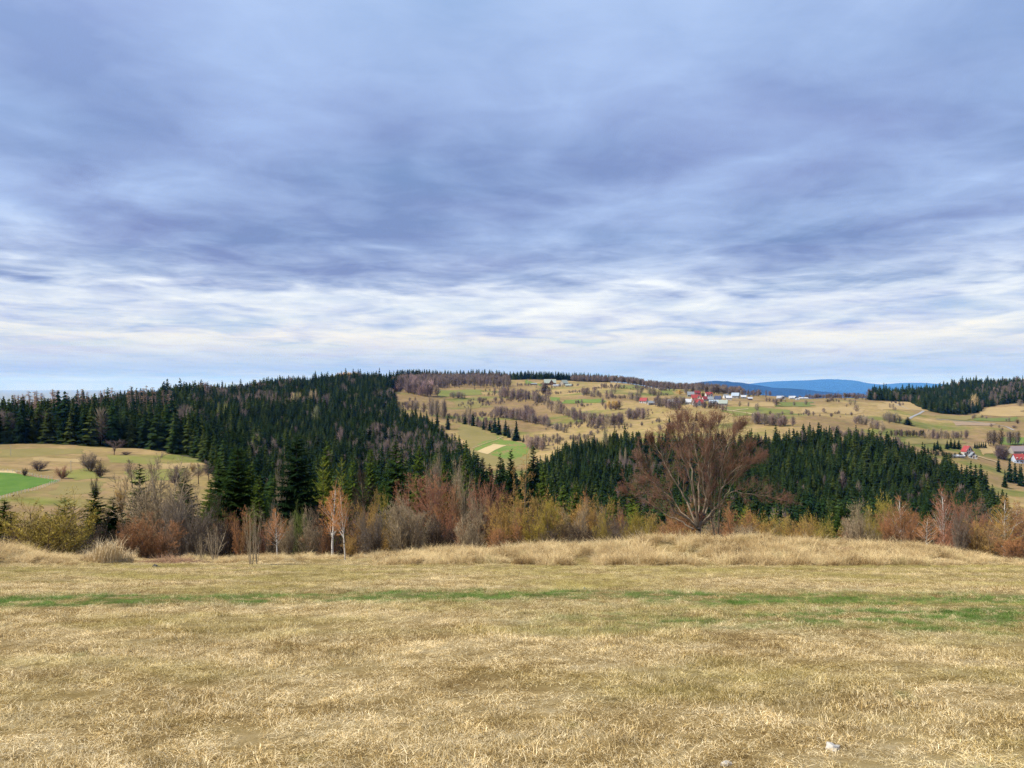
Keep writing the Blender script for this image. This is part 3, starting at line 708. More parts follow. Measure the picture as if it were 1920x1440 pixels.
# ------------------------------------------------------------------ the belt of trees and bushes beyond the meadow
def belt():
    t = tree
    # left corner
    t('spruce', 8, 938, 100, 60, 'sprl', 'dark spruce cut by the left edge, behind the olive willow bush')
    t('pine', 122, 932, 92, 66, 'pin', 'young pine with tufted top behind the right side of the olive willow bush')
    t('spruce', 178, 916, 92, 56, 'spr', 'pointed spruce right of the olive willow bush, taller than its neighbour')
    t('spruce', 212, 934, 94, 52, 'spr', 'lower spruce squeezed against the left side of the grey many-stemmed tree')
    t('willow', 88, 938, 66, 158, 'olive', 'wide olive-yellow budding willow bush at the left end of the meadow edge')
    t('spruce', 262, 872, 108, 58, 'spr', 'spruce showing behind the left half of the grey many-stemmed tree')
    t('spruce', 346, 878, 108, 54, 'spr', 'spruce showing behind the right half of the grey many-stemmed tree')
    t('upright', 300, 864, 74, 128, 'tan', 'large grey-tan leafless tree with many upright stems, left of the tall spruces')
    t('shrub', 345, 925, 70, 90, 'grey', 'grey tangled bush at the right foot of the grey many-stemmed tree')
    t('shrub', 290, 965, 62, 110, 'rust', 'rust-brown bramble thicket in front of the grey many-stemmed tree')
    t('shrub', 248, 975, 61, 54, 'rust', 'small rusty bush behind the pale tall grass tuft')
    t('sprig', 402, 985, 57, 46, 'tan', 'bundle of pale bare shoots at the meadow edge right of the bramble thicket')
    t('sprig', 376, 1000, 57, 26, 'tan', 'thin pale shoots left of the bundle of bare shoots')
    t('shrub', 385, 930, 80, 60, 'dark', 'dark twiggy bush below the slim leftmost tall spruce')
    # tall spruces
    t('spruce', 410, 858, 112, 44, 'spr', 'slim spruce just left of the tallest left-hand spruce')
    t('spruce', 446, 842, 98, 84, 'spr', 'tall dark spruce rising above two thin bare saplings')
    t('spruce', 486, 893, 92, 50, 'sprl', 'brighter green low spruce at the right foot of the tall spruce')
    t('spruce', 470, 872, 120, 50, 'sprl', 'green spruce peeping out right behind the tall spruce above the saplings')
    t('spruce', 556, 822, 106, 92, 'sprd', 'largest broad spruce of the belt with drooping boughs, left of the twin birches')
    t('spruce', 515, 905, 118, 50, 'sprd', 'dark spruce between the two biggest spruces')
    t('upright', 528, 868, 116, 26, 'tan', 'thin pale leafless tree left of the largest broad spruce')
    t('sprig', 470, 948, 46, 34, 'tan', 'thin bare sapling in the meadow, left one of two below the tall spruce')
    t('sprig', 482, 950, 46, 26, 'tan', 'thin bare sapling in the meadow, right one of two below the tall spruce')
    t('birch', 520, 953, 60, 42, 'orange', 'small birch with white leaning trunk and orange twigs left of the green bush')
    t('upright', 508, 940, 66, 26, 'grey', 'grey spindly sapling behind the small orange birch')
    t('willow', 562, 955, 74, 48, (.14, .17, .045), 'small green budding bush between the small birch and the twin birches')
    t('birch', 624, 912, 60, 58, 'orange', 'left of the twin birches with white trunk and orange crown')
    t('birch', 647, 914, 54, 44, 'orange', 'right of the twin birches, rooted in the dry grass')
    t('shrub', 656, 1006, 56, 30, 'ochre', 'little ochre bush at the foot of the twin birches')
    t('brownbirch', 597, 940, 72, 40, 'dark', 'dull brown thin tree left behind the twin birches')
    # green crowns behind
    t('spruce', 612, 829, 150, 54, 'sprl', 'light green spruce behind the twin birches, tallest there')
    t('pine', 606, 858, 128, 46, 'yel', 'yellow-green pine crown directly above the left twin birch')
    t('pine', 640, 860, 130, 44, 'yel', 'yellow-green pine crown directly above the right twin birch')
    t('spruce', 662, 868, 150, 44, 'sprl', 'green spruce right behind the twin birches')
    t('spruce', 742, 830, 138, 64, 'spr', 'broad dark spruce rising behind the grey shrub, centre left')
    t('spruce', 696, 845, 170, 40, 'sprl', 'pale green spruce left of the broad dark spruce')
    t('spruce', 786, 838, 150, 50, 'sprl', 'green spruce right of the broad dark spruce, above the red beech')
    t('upright', 815, 852, 130, 30, 'tan', 'pale bare tree crown poking out above the red beech')
    t('spruce', 832, 866, 150, 40, 'sprl', 'small yellow-green spruce above the right side of the red beech')
    t('brownbirch', 688, 880, 100, 60, 'dark', 'brown leafless tree in the dark gap right of the twin birches')
    t('shrub', 697, 928, 74, 60, 'ochre', 'yellow-ochre bush between the twin birches and the grey shrub')
    t('shrub', 672, 960, 76, 50, 'dark', 'dark bush in the shaded gap right of the twin birches')
    # red beeches
    t('beech', 806, 884, 84, 128, 'red', 'round reddish-brown leafless beech, biggest red crown of the centre')
    t('beech', 762, 905, 86, 90, 'red', 'reddish leafless tree behind the grey shrub, left of the round red beech')
    t('upright', 757, 935, 66, 74, 'tan', 'pale grey shrubby tree with fanned stems in front of the red beech')
    t('shrub', 712, 965, 68, 60, 'ochre', 'ochre bush left of the pale fanned shrub')
    t('beech', 845, 905, 80, 70, 'rust', 'rust-brown tree at the right flank of the round red beech')
    t('upright', 868, 866, 88, 52, 'tan', 'tan slender tree standing right of the red beech')
    t('shrub', 820, 972, 68, 70, 'dark', 'dark brown undergrowth bush at the foot of the round red beech')
    t('shrub', 880, 960, 66, 70, 'tan', 'tan bush at the foot of the tan slender tree')
    t('grove', 905, 890, 84, 56, 'red', 'brown-red group of stems left of the golden larch')
    t('beech', 925, 905, 86, 66, 'red', 'red-brown crown just left below the golden larch')
    # golden larch and dark tops
    t('spruce', 872, 846, 190, 34, 'sprl', 'green spruce top on the dark ridge left of the bare strip')
    t('spruce', 905, 860, 210, 36, 'sprd', 'dark spruce top below the buff strip, first from the left')
    t('spruce', 938, 852, 230, 42, 'sprd', 'dark spruce top below the buff strip, widest of the row')
    t('spruce', 958, 846, 200, 36, 'sprd', 'dark spruce rising immediately left of the golden larch')
    t('spruce', 918, 872, 180, 40, 'sprd', 'low dark spruce in the row below the buff strip')
    t('spruce', 1000, 838, 260, 34, 'sprd', 'dark spruce right of the golden larch, standing alone against the field')
    t('spruce', 1018, 866, 220, 36, 'sprl', 'green spruce at the right foot of the golden larch')
    t('larch', 980, 848, 130, 64, 'gold', 'golden-brown larch cone in the middle of the belt')
    t('larch', 965, 872, 124, 42, 'gold', 'lower golden larch leaning on the left of the larger larch')
    # ochre thicket
    t('shrub', 950, 938, 68, 80, 'ochre', 'ochre bush at the left end of the long ochre thicket')
    t('shrub', 985, 930, 72, 84, 'ochre', 'ochre bush below the golden larch in the long thicket')
    t('shrub', 1020, 936, 66, 84, 'olive', 'olive-ochre bush, third in the long thicket from the left')
    t('willow', 1060, 932, 70, 96, 'ochre', 'yellowish budding bush in the middle of the long thicket')
    t('brownbirch', 1098, 922, 70, 46, 'orange', 'orange-twigged slender tree standing out of the long thicket')
    t('shrub', 1085, 945, 66, 72, 'tan', 'tan bush in front of the orange-twigged slender tree')
    t('shrub', 1118, 938, 68, 76, 'ochre', 'ochre bush right of the orange-twigged slender tree')
    t('shrub', 1146, 950, 64, 54, 'grey', 'grey dense bush at the right end of the long thicket')
    t('brownbirch', 972, 950, 66, 34, 'rust', 'rusty thin tree with pale stem inside the long thicket')
    t('shrub', 935, 990, 62, 60, 'rust', 'low rusty bush at the left foot of the long thicket')
    t('shrub', 1040, 985, 62, 70, 'dark', 'low dark brown bush at the foot of the long thicket, middle')
    t('shrub', 1095, 985, 62, 66, 'dark', 'low dark brown bush at the foot of the long thicket, right')
    t('larch', 1158, 938, 96, 34, 'gold', 'small golden larch between the long thicket and the green bush')
    t('pine', 1190, 945, 84, 46, 'yel', 'yellow-green young conifer left of the big bare tree')
    t('willow', 1196, 962, 66, 60, 'olive', 'olive bush with upright shoots left below the big bare tree')
    t('sprig', 1205, 985, 60, 44, 'tan', 'bare shoots at the left end of the grassy mound')
    t('shrub', 1240, 965, 66, 70, 'ochre', 'ochre bush under the left limbs of the big bare tree')
    t('shrub', 1282, 945, 68, 64, 'rust', 'rusty bush behind the trunk of the big bare tree')
    t('shrub', 1378, 945, 66, 74, 'rust', 'rusty bush under the right limbs of the big bare tree')
    t('pine', 1398, 950, 90, 40, 'yel', 'yellow-green young conifer right behind the big bare tree')
    # right side
    t('willow', 1425, 962, 68, 66, 'ochre', 'ochre low bush first right of the big bare tree')
    t('willow', 1462, 966, 70, 66, 'lime', 'yellow-ochre low bush on the mound, second right of the big bare tree')
    t('shrub', 1500, 968, 68, 66, 'ochre', 'low tawny bush behind the mound, third right of the big bare tree')
    t('willow', 1540, 966, 72, 70, 'lime', 'yellow-ochre low bush left of the dark conifer gap')
    t('spruce', 1578, 950, 92, 48, 'spr', 'small dark conifer in the gap between the ochre bushes and the grey shrub')
    t('pine', 1560, 940, 110, 44, 'pin', 'dull green pine above the dark gap right of the ochre bushes')
    t('shrub', 1612, 943, 66, 66, 'tan', 'pale grey-brown rounded shrub right of the dark conifer gap')
    t('willow', 1655, 935, 72, 56, 'lime', 'yellow budding bush between the pale shrub and the rust birch')
    t('birch', 1692, 930, 68, 66, 'rust', 'rust-crowned birch right of the yellow budding bush')
    t('shrub', 1690, 950, 66, 74, 'rust', 'rusty bush below the rust-crowned birch')
    t('spruce', 1732, 958, 84, 30, 'spr', 'little dark spruce squeezed between the rust birch and the red birches')
    t('birch', 1736, 965, 58, 44, 'orange', 'short birch with bright white trunk at the edge of the dry grass')
    t('birch', 1772, 918, 72, 66, 'red', 'tall red-brown birch with forked pale stems, left of the pair')
    t('beech', 1812, 925, 74, 84, 'red', 'broad red-brown crown right of the tall forked birch')
    t('brownbirch', 1842, 935, 76, 50, 'grey', 'grey-brown slim tree between the red crown and the ochre birch')
    t('birch', 1884, 932, 64, 70, 'ochre', 'ochre-crowned birch with white trunk near the right edge')
    t('shrub', 1790, 970, 64, 80, 'red', 'reddish bush below the broad red-brown crown')
    t('shrub', 1850, 975, 62, 84, 'ochre', 'ochre bush at the foot of the ochre-crowned birch')
    t('beech', 1920, 945, 68, 80, 'rust', 'rusty tree cut by the right edge of the belt')
    t('shrub', 1905, 990, 58, 70, 'rust', 'low rusty bush at the far right end of the grass crest')
    t('birch', 1905, 938, 70, 40, 'rust', 'thin birch with pale stem close to the right edge')
    # bushes on the left valley pasture
    t('shrub', 72, 862, 335, 30, 'purple', 'round reddish bush behind the fence, left of two near the green field')
    t('shrub', 117, 873, 315, 26, 'red', 'round reddish bush at the corner of the green field fence')
    t('shrub', 170, 848, 340, 36, 'grey', 'big grey-green bush alone in the middle of the valley pasture')
    t('shrub', 188, 862, 322, 24, 'dark', 'dark shrub standing in for the cast shadow right of the big grey-green pasture bush')  # shadow of the bush beside it, built as a dark shrub
    t('beech', 214, 824, 395, 34, 'purple', 'pinkish small tree at the top of the valley pasture by the forest edge')
    t('shrub', 236, 846, 395, 18, 'purple', 'low pinkish bush right of the small tree at the forest edge')
    t('shrub', 178, 892, 270, 16, 'dark', 'small thin bush low in the valley pasture')
    t('shrub', 46, 877, 318, 12, 'dark', 'tiny dark bush on the fence line of the stubble field')
    t('shrub', 228, 898, 240, 22, 'ochre', 'ochre little bush left of the grey many-stemmed tree in the pasture')
    t('brownbirch', 248, 862, 300, 26, 'purple', 'purplish slender tree in the pasture above the grey many-stemmed tree')
    t('shrub', 330, 872, 320, 34, 'purple', 'purplish bush in the pasture right above the grey many-stemmed tree')
    t('brownbirch', 372, 868, 330, 26, 'purple', 'pinkish young tree, left one of the pair at the right end of the pasture')
    t('brownbirch', 392, 864, 335, 26, 'purple', 'pinkish young tree, right one of the pair at the right end of the pasture')
    t('shrub', 362, 866, 360, 12, 'ochre', 'tiny bush near the top right corner of the valley pasture')
belt()
def belt_shade_fill():  # near-black shrubs and spruces added to fill the belt's shaded gaps
    for i in range(46):
        px = -10+1950*(i+R.random())/46
        if 1560 < px < 1600: continue
        tree('shrub', px, R.uniform(960, 990) if px < 1200 else R.uniform(980, 1000), R.uniform(72, 92), R.uniform(60, 90), 'dark', 'leafless undergrowth coloured as the deep shade at the foot of the belt', 'undergrowth of the belt')
    for i in range(26):
        px = 395+800*(i+R.random())/26; D = R.uniform(130, 220); tp = R.uniform(890, 930) if px < 850 else R.uniform(905, 945)
        tree('spruce', px, tp, D, R.uniform(36, 56), R.choice(['spr', 'sprd', 'sprl']), 'dark spruce deep in the belt behind the front trees', 'spruces deep in the belt')
    for i in range(14):
        px = 1180+730*(i+R.random())/14; D = R.uniform(110, 190); tp = R.uniform(945, 975)
        tree('spruce', px, tp, D, R.uniform(36, 52), R.choice(['spr', 'sprd']), 'low dark spruce behind the bushes right of centre', 'low spruces right of centre')
belt_shade_fill()
def thicket():
    spots = [(px, R.uniform(945, 985)) for px in (395, 430, 455, 500, 540, 580, 605, 675, 700, 735, 775, 800, 840, 865, 895, 915, 960, 1005, 1070, 1130, 1165, 1215, 1265, 1300, 1340, 1400, 1445, 1480, 1520, 1590, 1630, 1670, 1715, 1755, 1800, 1830, 1870, 1900)]
    for px, tp in spots:
        tree(R.choice(['shrub', 'shrub', 'shrub', 'grove']), px, tp-(18 if 700 < px < 900 else 0)+(8 if px > 1180 else 0), R.uniform(62, 78), R.uniform(34, 70), R.choice(['rust', 'tan', 'red', 'rust', 'grey', 'ochre', 'olive']), 'brown leafless bush knitted into the belt along the meadow edge', 'brown bushes of the belt', name='bare_shrub', cat='shrub')
thicket()

# the big bare tree on the mound: limbs laid out one by one
def big_tree():
    D = 57.0; rr = random.Random(99); T, W = Soup(), Soup(); p0 = at(1310, D); s = D/F
    B0 = row_of(1310, D)
    def P(px, row, dy): return Vector(((px-1310)*s*.86, dy, (B0-(row if row > 985 else 985-(985-row)*.88))*s))
    limbs = [
     ([(1309, 1016), (1310, 1000), (1311, 984)], .19, .16, 0),
     ([(1306, 990), (1285, 972), (1251, 951), (1223, 904), (1199, 867), (1184, 846)], .085, .018, -.9),
     ([(1300, 992), (1275, 980), (1250, 970), (1215, 945), (1182, 926), (1165, 920)], .060, .012, .8),
     ([(1308, 986), (1292, 950), (1276, 915), (1252, 870), (1236, 838), (1222, 815)], .090, .018, 1.2),
     ([(1309, 985), (1300, 940), (1286, 890), (1270, 845), (1254, 805), (1240, 785)], .095, .018, -1.4),
     ([(1310, 985), (1304, 930), (1298, 870), (1292, 825), (1283, 790), (1276, 772)], .100, .018, .6),
     ([(1311, 985), (1316, 940), (1322, 890), (1318, 840), (1312, 800), (1306, 772)], .085, .016, 1.8),
     ([(1312, 985), (1325, 974), (1339, 968), (1343, 950), (1330, 938), (1319, 908), (1316, 870), (1324, 825), (1330, 785)], .105, .016, -.3),
     ([(1316, 984), (1330, 962), (1346, 946), (1354, 905), (1366, 882), (1380, 862), (1398, 852), (1420, 840)], .090, .014, -.8),
     ([(1345, 946), (1362, 925), (1374, 912), (1402, 910), (1430, 915), (1462, 920)], .048, .010, -1.2),
     ([(1318, 982), (1334, 945), (1350, 900), (1372, 850), (1390, 815), (1404, 795)], .080, .014, 1.5),
     ([(1314, 984), (1326, 935), (1338, 880), (1345, 830), (1352, 795), (1358, 772)], .085, .014, .4),
     ([(1347, 1014), (1343, 985), (1339, 955), (1336, 905), (1334, 855), (1331, 810), (1328, 780)], .070, .016, .5),
     ([(1352, 1014), (1353, 970), (1354, 920), (1356, 870), (1366, 830), (1378, 800), (1388, 782)], .072, .016, -.5),
     ([(1353, 950), (1368, 935), (1386, 905), (1402, 875), (1418, 850), (1432, 835)], .050, .012, 1.0),
     ([(1306, 988), (1280, 960), (1262, 935), (1235, 915), (1212, 905)], .050, .012, 1.6),
    ]
    cfg = dict(levels=4, split=1, seg=[3, 3, 2], nch=[9, 7, 5], start=[.1, .1, .1], wig=[.08, .09, .10], up=[.08, .06, .05], taper=[.25, .3, .3], ang=[34, 32, 34], lr=[.42, .5, .6], rr=[.6, .7, .8], shape=['flat', 'flat', 'flat'], sides=[4, 3, 3], rmin=.0036, tipup=.25, lead=3)
    for pts, r1, r2, dy in limbs:
        n = len(pts); V = [P(a, b, dy*(k/(n-1))**.8*1.6+rr.gauss(0, .05)) for k, (a, b) in enumerate(pts)]
        fine = []
        for k in range(n-1):
            for q in range(3): fine.append(V[k].lerp(V[k+1], q/3)+rv(rr, .05 if k else .02))
        fine.append(V[-1]); m = len(fine)
        for k in range(m-1):
            f = k/(m-1); ra = r1+(r2-r1)*f**.7; rb = r1+(r2-r1)*((k+1)/(m-1))**.7
            T.add(fine[k], fine[k+1], ra*1.12, rb*1.12, 7)
            d = (fine[k+1]-fine[k]).normalized()
            if f > .33 and n > 3:
                for _ in range(1+(rr.random() < f)):
                    a = math.radians(22+26*rr.random()); nd = (d*math.cos(a)+perp(d, rr)*math.sin(a)+Vector((0, 0, .16))).normalized()
                    grow(T, W, fine[k].lerp(fine[k+1], rr.random()), nd, (2.9-1.5*f)*(.5+.6*rr.random()), min(.022, rb*.5), 0, cfg, rr)
        for _ in range(9): grow(T, W, fine[-1], ((fine[-1]-fine[-3]).normalized()+rv(rr, .28)).normalized(), .95*(.6+.6*rr.random()), r2*.8, 0, cfg, rr)
    e = bpy.data.objects.new('bare_tree', None); COL.objects.link(e); e.location = p0
    tag(e, 'largest leafless tree with spreading low-forked limbs standing on the grassy mound', 'tree')
    m = mat_simple('weathered_grey_bark', (.19, .15, .105), .9, 5.0, .55)
    link('trunk', T.mesh('trunk', m), e); c = link('crown', W.mesh('crown', M['twig']), e); c.color = (.165, .085, .056, 1)
big_tree()

# ------------------------------------------------------------------ instancing for what nobody could count
def inst_group(name, protos):
    col = bpy.data.collections.new(name+'_kinds')
    for i, me in enumerate(protos):
        o = bpy.data.objects.new('%s_%02d' % (name, i), me); col.objects.link(o)
    ng = bpy.data.node_groups.new(name, 'GeometryNodeTree')
    ng.interface.new_socket('Geometry', in_out='INPUT', socket_type='NodeSocketGeometry')
    ng.interface.new_socket('Geometry', in_out='OUTPUT', socket_type='NodeSocketGeometry')
    n = ng.nodes; l = ng.links
    gi = n.new('NodeGroupInput'); go = n.new('NodeGroupOutput')
    ci = n.new('GeometryNodeCollectionInfo'); ci.inputs[0].default_value = col; ci.inputs['Separate Children'].default_value = True; ci.inputs['Reset Children'].default_value = True
    ip = n.new('GeometryNodeInstanceOnPoints'); ip.inputs['Pick Instance'].default_value = True
    def na(nm, typ):
        a = n.new('GeometryNodeInputNamedAttribute'); a.data_type = typ; a.inputs['Name'].default_value = nm; return a.outputs['Attribute']
    l.new(gi.outputs[0], ip.inputs['Points']); l.new(ci.outputs[0], ip.inputs['Instance'])
    l.new(na('idx', 'INT'), ip.inputs['Instance Index']); l.new(na('rot', 'FLOAT_VECTOR'), ip.inputs['Rotation']); l.new(na('scl', 'FLOAT_VECTOR'), ip.inputs['Scale'])
    l.new(ip.outputs[0], go.inputs[0])
    return ng
def scatter(name, ng, pos, idx, rot, scl):
    me = bpy.data.meshes.new(name); me.vertices.add(len(pos)); me.vertices.foreach_set('co', np.asarray(pos, np.float32).ravel())
    a = me.attributes.new('idx', 'INT', 'POINT'); a.data.foreach_set('value', np.asarray(idx, np.int32))
    a = me.attributes.new('rot', 'FLOAT_VECTOR', 'POINT'); a.data.foreach_set('vector', np.asarray(rot, np.float32).ravel())
    a = me.attributes.new('scl', 'FLOAT_VECTOR', 'POINT'); a.data.foreach_set('vector', np.asarray(scl, np.float32).ravel())
    o = link(name, me); o['kind'] = 'stuff'
    md = o.modifiers.new('scatter', 'NODES'); md.node_group = ng
    return o

FS = [make_far_spruce(101+i, M['forest_needle'], .235+.03*(i % 3)) for i in range(5)]
M['far_twig'] = mat_twig('far_twigs', 0, .3, nscale=.05)
FS_IND = [make_far_spruce(121+i, M['needle'], .225+.03*(i % 3)) for i in range(5)]
FB = [make_far_bare(141+i, M['forest_twig'], 230, .34, .15, 1+(i % 2), .0115) for i in range(5)]
FB_IND = [make_far_bare(161+i, M['far_twig'], 300, .42, .05, 1+(i % 3), .0115) for i in range(7)]
NG_S = inst_group('spruce_kinds', FS)
NG_B = inst_group('bare_kinds', FB)
def make_far_larch(seed, mat):
    rr = random.Random(seed); W = Soup(); W.add((0, 0, -.03), (0, 0, .98), .013, .004, 4)
    for i in range(75):
        h = .3+.68*rr.random(); a = rr.random()*6.283; L = .15*((1.03-h)**.6)*(.6+.6*rr.random())
        W.add((0, 0, h), (math.cos(a)*L, math.sin(a)*L, h+L*.18), .0055, 0, 3)
        for _ in range(2):
            t = .4+.5*rr.random(); b = a+rr.gauss(0, .7); q = Vector((math.cos(a)*L*t, math.sin(a)*L*t, h+L*.15*t))
            W.add(q, q+Vector((math.cos(b)*.04, math.sin(b)*.04, rr.gauss(0, .012))), .0045, 0, 3)
    return W.mesh('far_larch', mat)
NG_L = inst_group('larch_kinds', [make_far_larch(181+i, mat_twig('larch_wood', 0, .3, 'RND', [(.25, .16, .12), (.30, .20, .14), (.22, .15, .12)], nscale=.03) if i == 0 else bpy.data.materials['larch_wood']) for i in range(3)])

def wood_points(Wd, sp, pmin, pmax, seed):
    g = np.random.default_rng(seed); dmax = Wd[:, 2].max(); dmin = Wd[:, 1].min()
    xs = np.arange((pmin-960)/F*dmax if pmin < 960 else (pmin-960)/F*dmin, (pmax-960)/F*dmax if pmax > 960 else (pmax-960)/F*dmin, sp)
    ys = np.arange(dmin, dmax, sp)
    X, Y = np.meshgrid(xs, ys); X = X.ravel()+g.uniform(-.48, .48, X.size)*sp; Y = Y.ravel()+g.uniform(-.48, .48, Y.size)*sp
    px = 960+F*X/Y
    # ragged edges
    w = (fbm(X*.03+5, Y*.03, 3)-.5)*26
    ok = in_wood(Wd, px, Y+w*(np.abs(w) > 0)) & (px > pmin) & (px < pmax)
    return X[ok], Y[ok]

SPRUCE_IND = []       # candidates to be individual trees: (apparent height px, x, y, height, wood)
def visible(X, Y, Z, hh):
    """which tree tops show above the nearer trees of their wood"""
    px = 960+F*X/Y; top = 720-F*(Z+hh)/Y
    order = np.argsort(Y); buf = np.full(900, 2000.0); vis = np.zeros(len(X), bool)
    for k in order:
        b = int((px[k]+600)/4)
        if b < 1 or b > 898: continue
        if top[k] < buf[b]-3: vis[k] = True
        if top[k]+4 < buf[b]: buf[b] = top[k]+4
    return vis

def wood(name, Wd, sp, pmin, pmax, seed, hr, n_ind, label, group, stuff_label, bare_frac=.03, cat='forest', hfun=None):
    g = np.random.default_rng(seed+1)
    X, Y = wood_points(Wd, sp, pmin, pmax, seed); Z = H(X, Y)
    hh = g.uniform(hr[0], hr[1], len(X))*(.62+.76*fbm(X*.016, Y*.016, 3))*g.choice([1, 1, 1, .8, 1.12, .9], len(X))*np.where((Y > 1000) & (g.random(len(X)) < .12), 1.3, 1.0)
    if hfun is not None: hh = hh*hfun(960+F*X/Y, Y)
    px = 960+F*X/Y
    bm = (fbm(X*.011+50, Y*.011, 3) > np.where((Y > 850) & (px > 380), .49, .68)) & (g.random(len(X)) < .5) | (g.random(len(X)) < bare_frac)
    vis = visible(X, Y, Z, hh) & (px > -20) & (px < 1940) & ~bm
    cand = np.where(vis)[0]; size = hh[cand]/Y[cand]
    chosen = cand[np.argsort(-size)][:n_ind]
    ind = np.zeros(len(X), bool); ind[chosen] = True
    for k in chosen:
        o = link('spruce_tree', FS_IND[int(g.integers(5))], None, (X[k], Y[k], Z[k]), g.uniform(0, 6.28), (hh[k]*g.uniform(.9, 1.15),)*2+(hh[k],))
        c = [(.014, .030, .010), (.010, .022, .009), (.022, .044, .013), (.034, .056, .015), (.011, .025, .010)][int(g.integers(5))]
        o.color = (*c, 1); 
        a, b = 0, ''
        for lim, txt in label:
            if px[k] < lim: b = txt; break
        tag(o, b, 'spruce', group)
    m = ~ind & ~bm
    n = int(m.sum()); s = hh[m]
    o = scatter(name, NG_S, np.stack([X[m], Y[m], Z[m]], 1), g.integers(0, 5, n), np.stack([g.normal(0, .03, n), g.normal(0, .03, n), g.uniform(0, 6.28, n)], 1), np.stack([s*g.uniform(.85, 1.2, n)]*2+[s], 1))
    tag(o, stuff_label, cat)
    m = bm; n = int(m.sum()); s = hh[m]*.85
    if n:
        o = scatter(name.replace('spruce', 'bare'), NG_B, np.stack([X[m], Y[m], Z[m]], 1), g.integers(0, 5, n), np.stack([np.zeros(n), np.zeros(n), g.uniform(0, 6.28, n)], 1), np.stack([s*.9, s*.9, s], 1))
        tag(o, 'leafless trees mixed into '+stuff_label, 'trees')
wood('spruce_forest', WOOD_L, 5.3, -420, 904, 201, (9.5, 19.5), 72, [(200, 'spruce at the edge of the left forest above the bright green field'), (330, 'spruce at the edge of the left forest above the valley pasture'), (440, 'spruce of the left forest by the right end of the valley pasture'), (560, 'spruce of the left forest just above the tall dark belt spruces'), (700, 'spruce of the left forest above the twin birches'), (800, 'spruce of the left forest above the round red beech'), (3000, 'spruce along the right rim of the left forest beside the green field')], 'spruces of the left hill forest', 'the dense dark spruce forest covering the left hill', hfun=lambda px, y: np.where(px < 380, 1.2, 1.0))
wood('spruce_forest', WOOD_R, 5.3, 984, 1894, 203, (8, 17), 58, [(1080, 'spruce at the left end of the plantation beside the green field'), (1200, 'spruce of the plantation left of the big bare tree'), (1420, 'spruce of the plantation behind the big bare tree'), (1600, 'spruce of the plantation just right of the big bare tree'), (1750, 'spruce of the plantation above the rust-crowned birches'), (3000, 'spruce at the right end of the plantation below the valley house')], 'spruces of the plantation below the village', 'the dark spruce plantation in the valley right of centre', bare_frac=.02)
wood('spruce_forest', WOOD_M, 6.0, 868, 1015, 207, (10, 17), 16, [(3000, 'dark spruce in the hollow below the buff strip and left of the golden larch')], 'spruces in the hollow', 'the dark spruces filling the hollow below the green field', bare_frac=.05)
wood('spruce_forest', WOOD_H, 7.5, 1628, 2200, 205, (11, 19), 0, [], '', 'the dark wood on the hill at the far right')

# ridge woods: thin strips of spruce and leafless trees on the skylines
def strip(name, cols, spacing, n_rows, h, ng, seed, label, nk, wfac=1.0, depth=14, keep=1.0):
    """rows of trees along a line given as (photo column, distance)"""
    g = np.random.default_rng(seed); P = []
    cols = np.array(cols, float); pxs = np.linspace(cols[0, 0], cols[-1, 0], 400); Ds = np.interp(pxs, cols[:, 0], cols[:, 1])
    x = (pxs-960)/F*Ds; L = np.concatenate([[0], np.cumsum(np.hypot(np.diff(x), np.diff(Ds)))])
    for r in range(n_rows):
        n = int(L[-1]/spacing); s = (np.arange(n)+g.uniform(-.5, .5, n))*spacing
        xx = np.interp(s, L, x); yy = np.interp(s, L, Ds)+r*depth+g.normal(0, depth*.35, n)
        k = (fbm(xx*.02+r*3, yy*.02, 2) > 1-keep-.12 if keep < 1 else np.ones(n, bool))
        P.append(np.stack([xx[k], yy[k]], 1))
    P = np.concatenate(P); Z = H(P[:, 0], P[:, 1]); n = len(P); s = g.uniform(h[0], h[1], n)
    o = scatter(name, ng, np.stack([P[:, 0], P[:, 1], Z], 1), g.integers(0, nk, n), np.stack([np.zeros(n), np.zeros(n), g.uniform(0, 6.28, n)], 1), np.stack([s*wfac*g.uniform(.85, 1.2, n)]*2+[s], 1))
    tag(o, label, 'trees'); return o
strip('spruce_ridge', [(722, 1250), (735, 1330), (760, 1400)], 7, 6, (12, 22), NG_S, 310, 'spruces joining the left forest to the birch grove on the skyline', 5, keep=.8)
strip('spruce_ridge', [(730, 1500), (800, 1640), (870, 1720), (940, 1760)], 6.5, 5, (13, 26), NG_S, 301, 'row of spruces on the skyline above the upper pastures', 5, keep=.75)
strip('spruce_ridge', [(935, 1800), (1000, 1790), (1080, 1790), (1150, 1740)], 5.5, 6, (13, 22), NG_S, 302, 'dark spruce strip on the skyline behind the hilltop guesthouse', 5)
strip('bare_ridge', [(735, 1400), (800, 1440), (870, 1490), (965, 1480)], 6, 9, (13, 21), NG_B, 303, 'grey birch grove under the skyline above the upper pastures', 5, depth=28, keep=.82)
strip('bare_ridge', [(1075, 1720), (1150, 1680), (1240, 1560), (1310, 1440), (1400, 1340)], 6, 5, (11, 17), NG_B, 304, 'leafless wood running down the skyline towards the village', 5, 1.15)
strip('bare_ridge', [(1310, 1330), (1360, 1270), (1450, 1260)], 7, 3, (7, 12), NG_B, 305, 'leafless trees on the ridge behind the village', 5, 1.2, keep=.8)
strip('bare_ridge', [(1520, 1350), (1560, 1360), (1640, 1400)], 7, 3, (6, 10), NG_B, 306, 'low leafless scrub on the ridge right of the white gabled houses', 5, 1.5, keep=.8)
strip('larch_row', [(2, 620), (60, 600), (130, 600), (165, 610)], 7.5, 3, (25, 31), NG_L, 307, 'row of bare larches rising above the forest at the left edge', 3)
strip('larch_row', [(180, 680), (250, 700), (330, 760)], 13, 2, (28, 35), NG_L, 308, 'thin bare larches standing over the forest left of the ridge', 3)
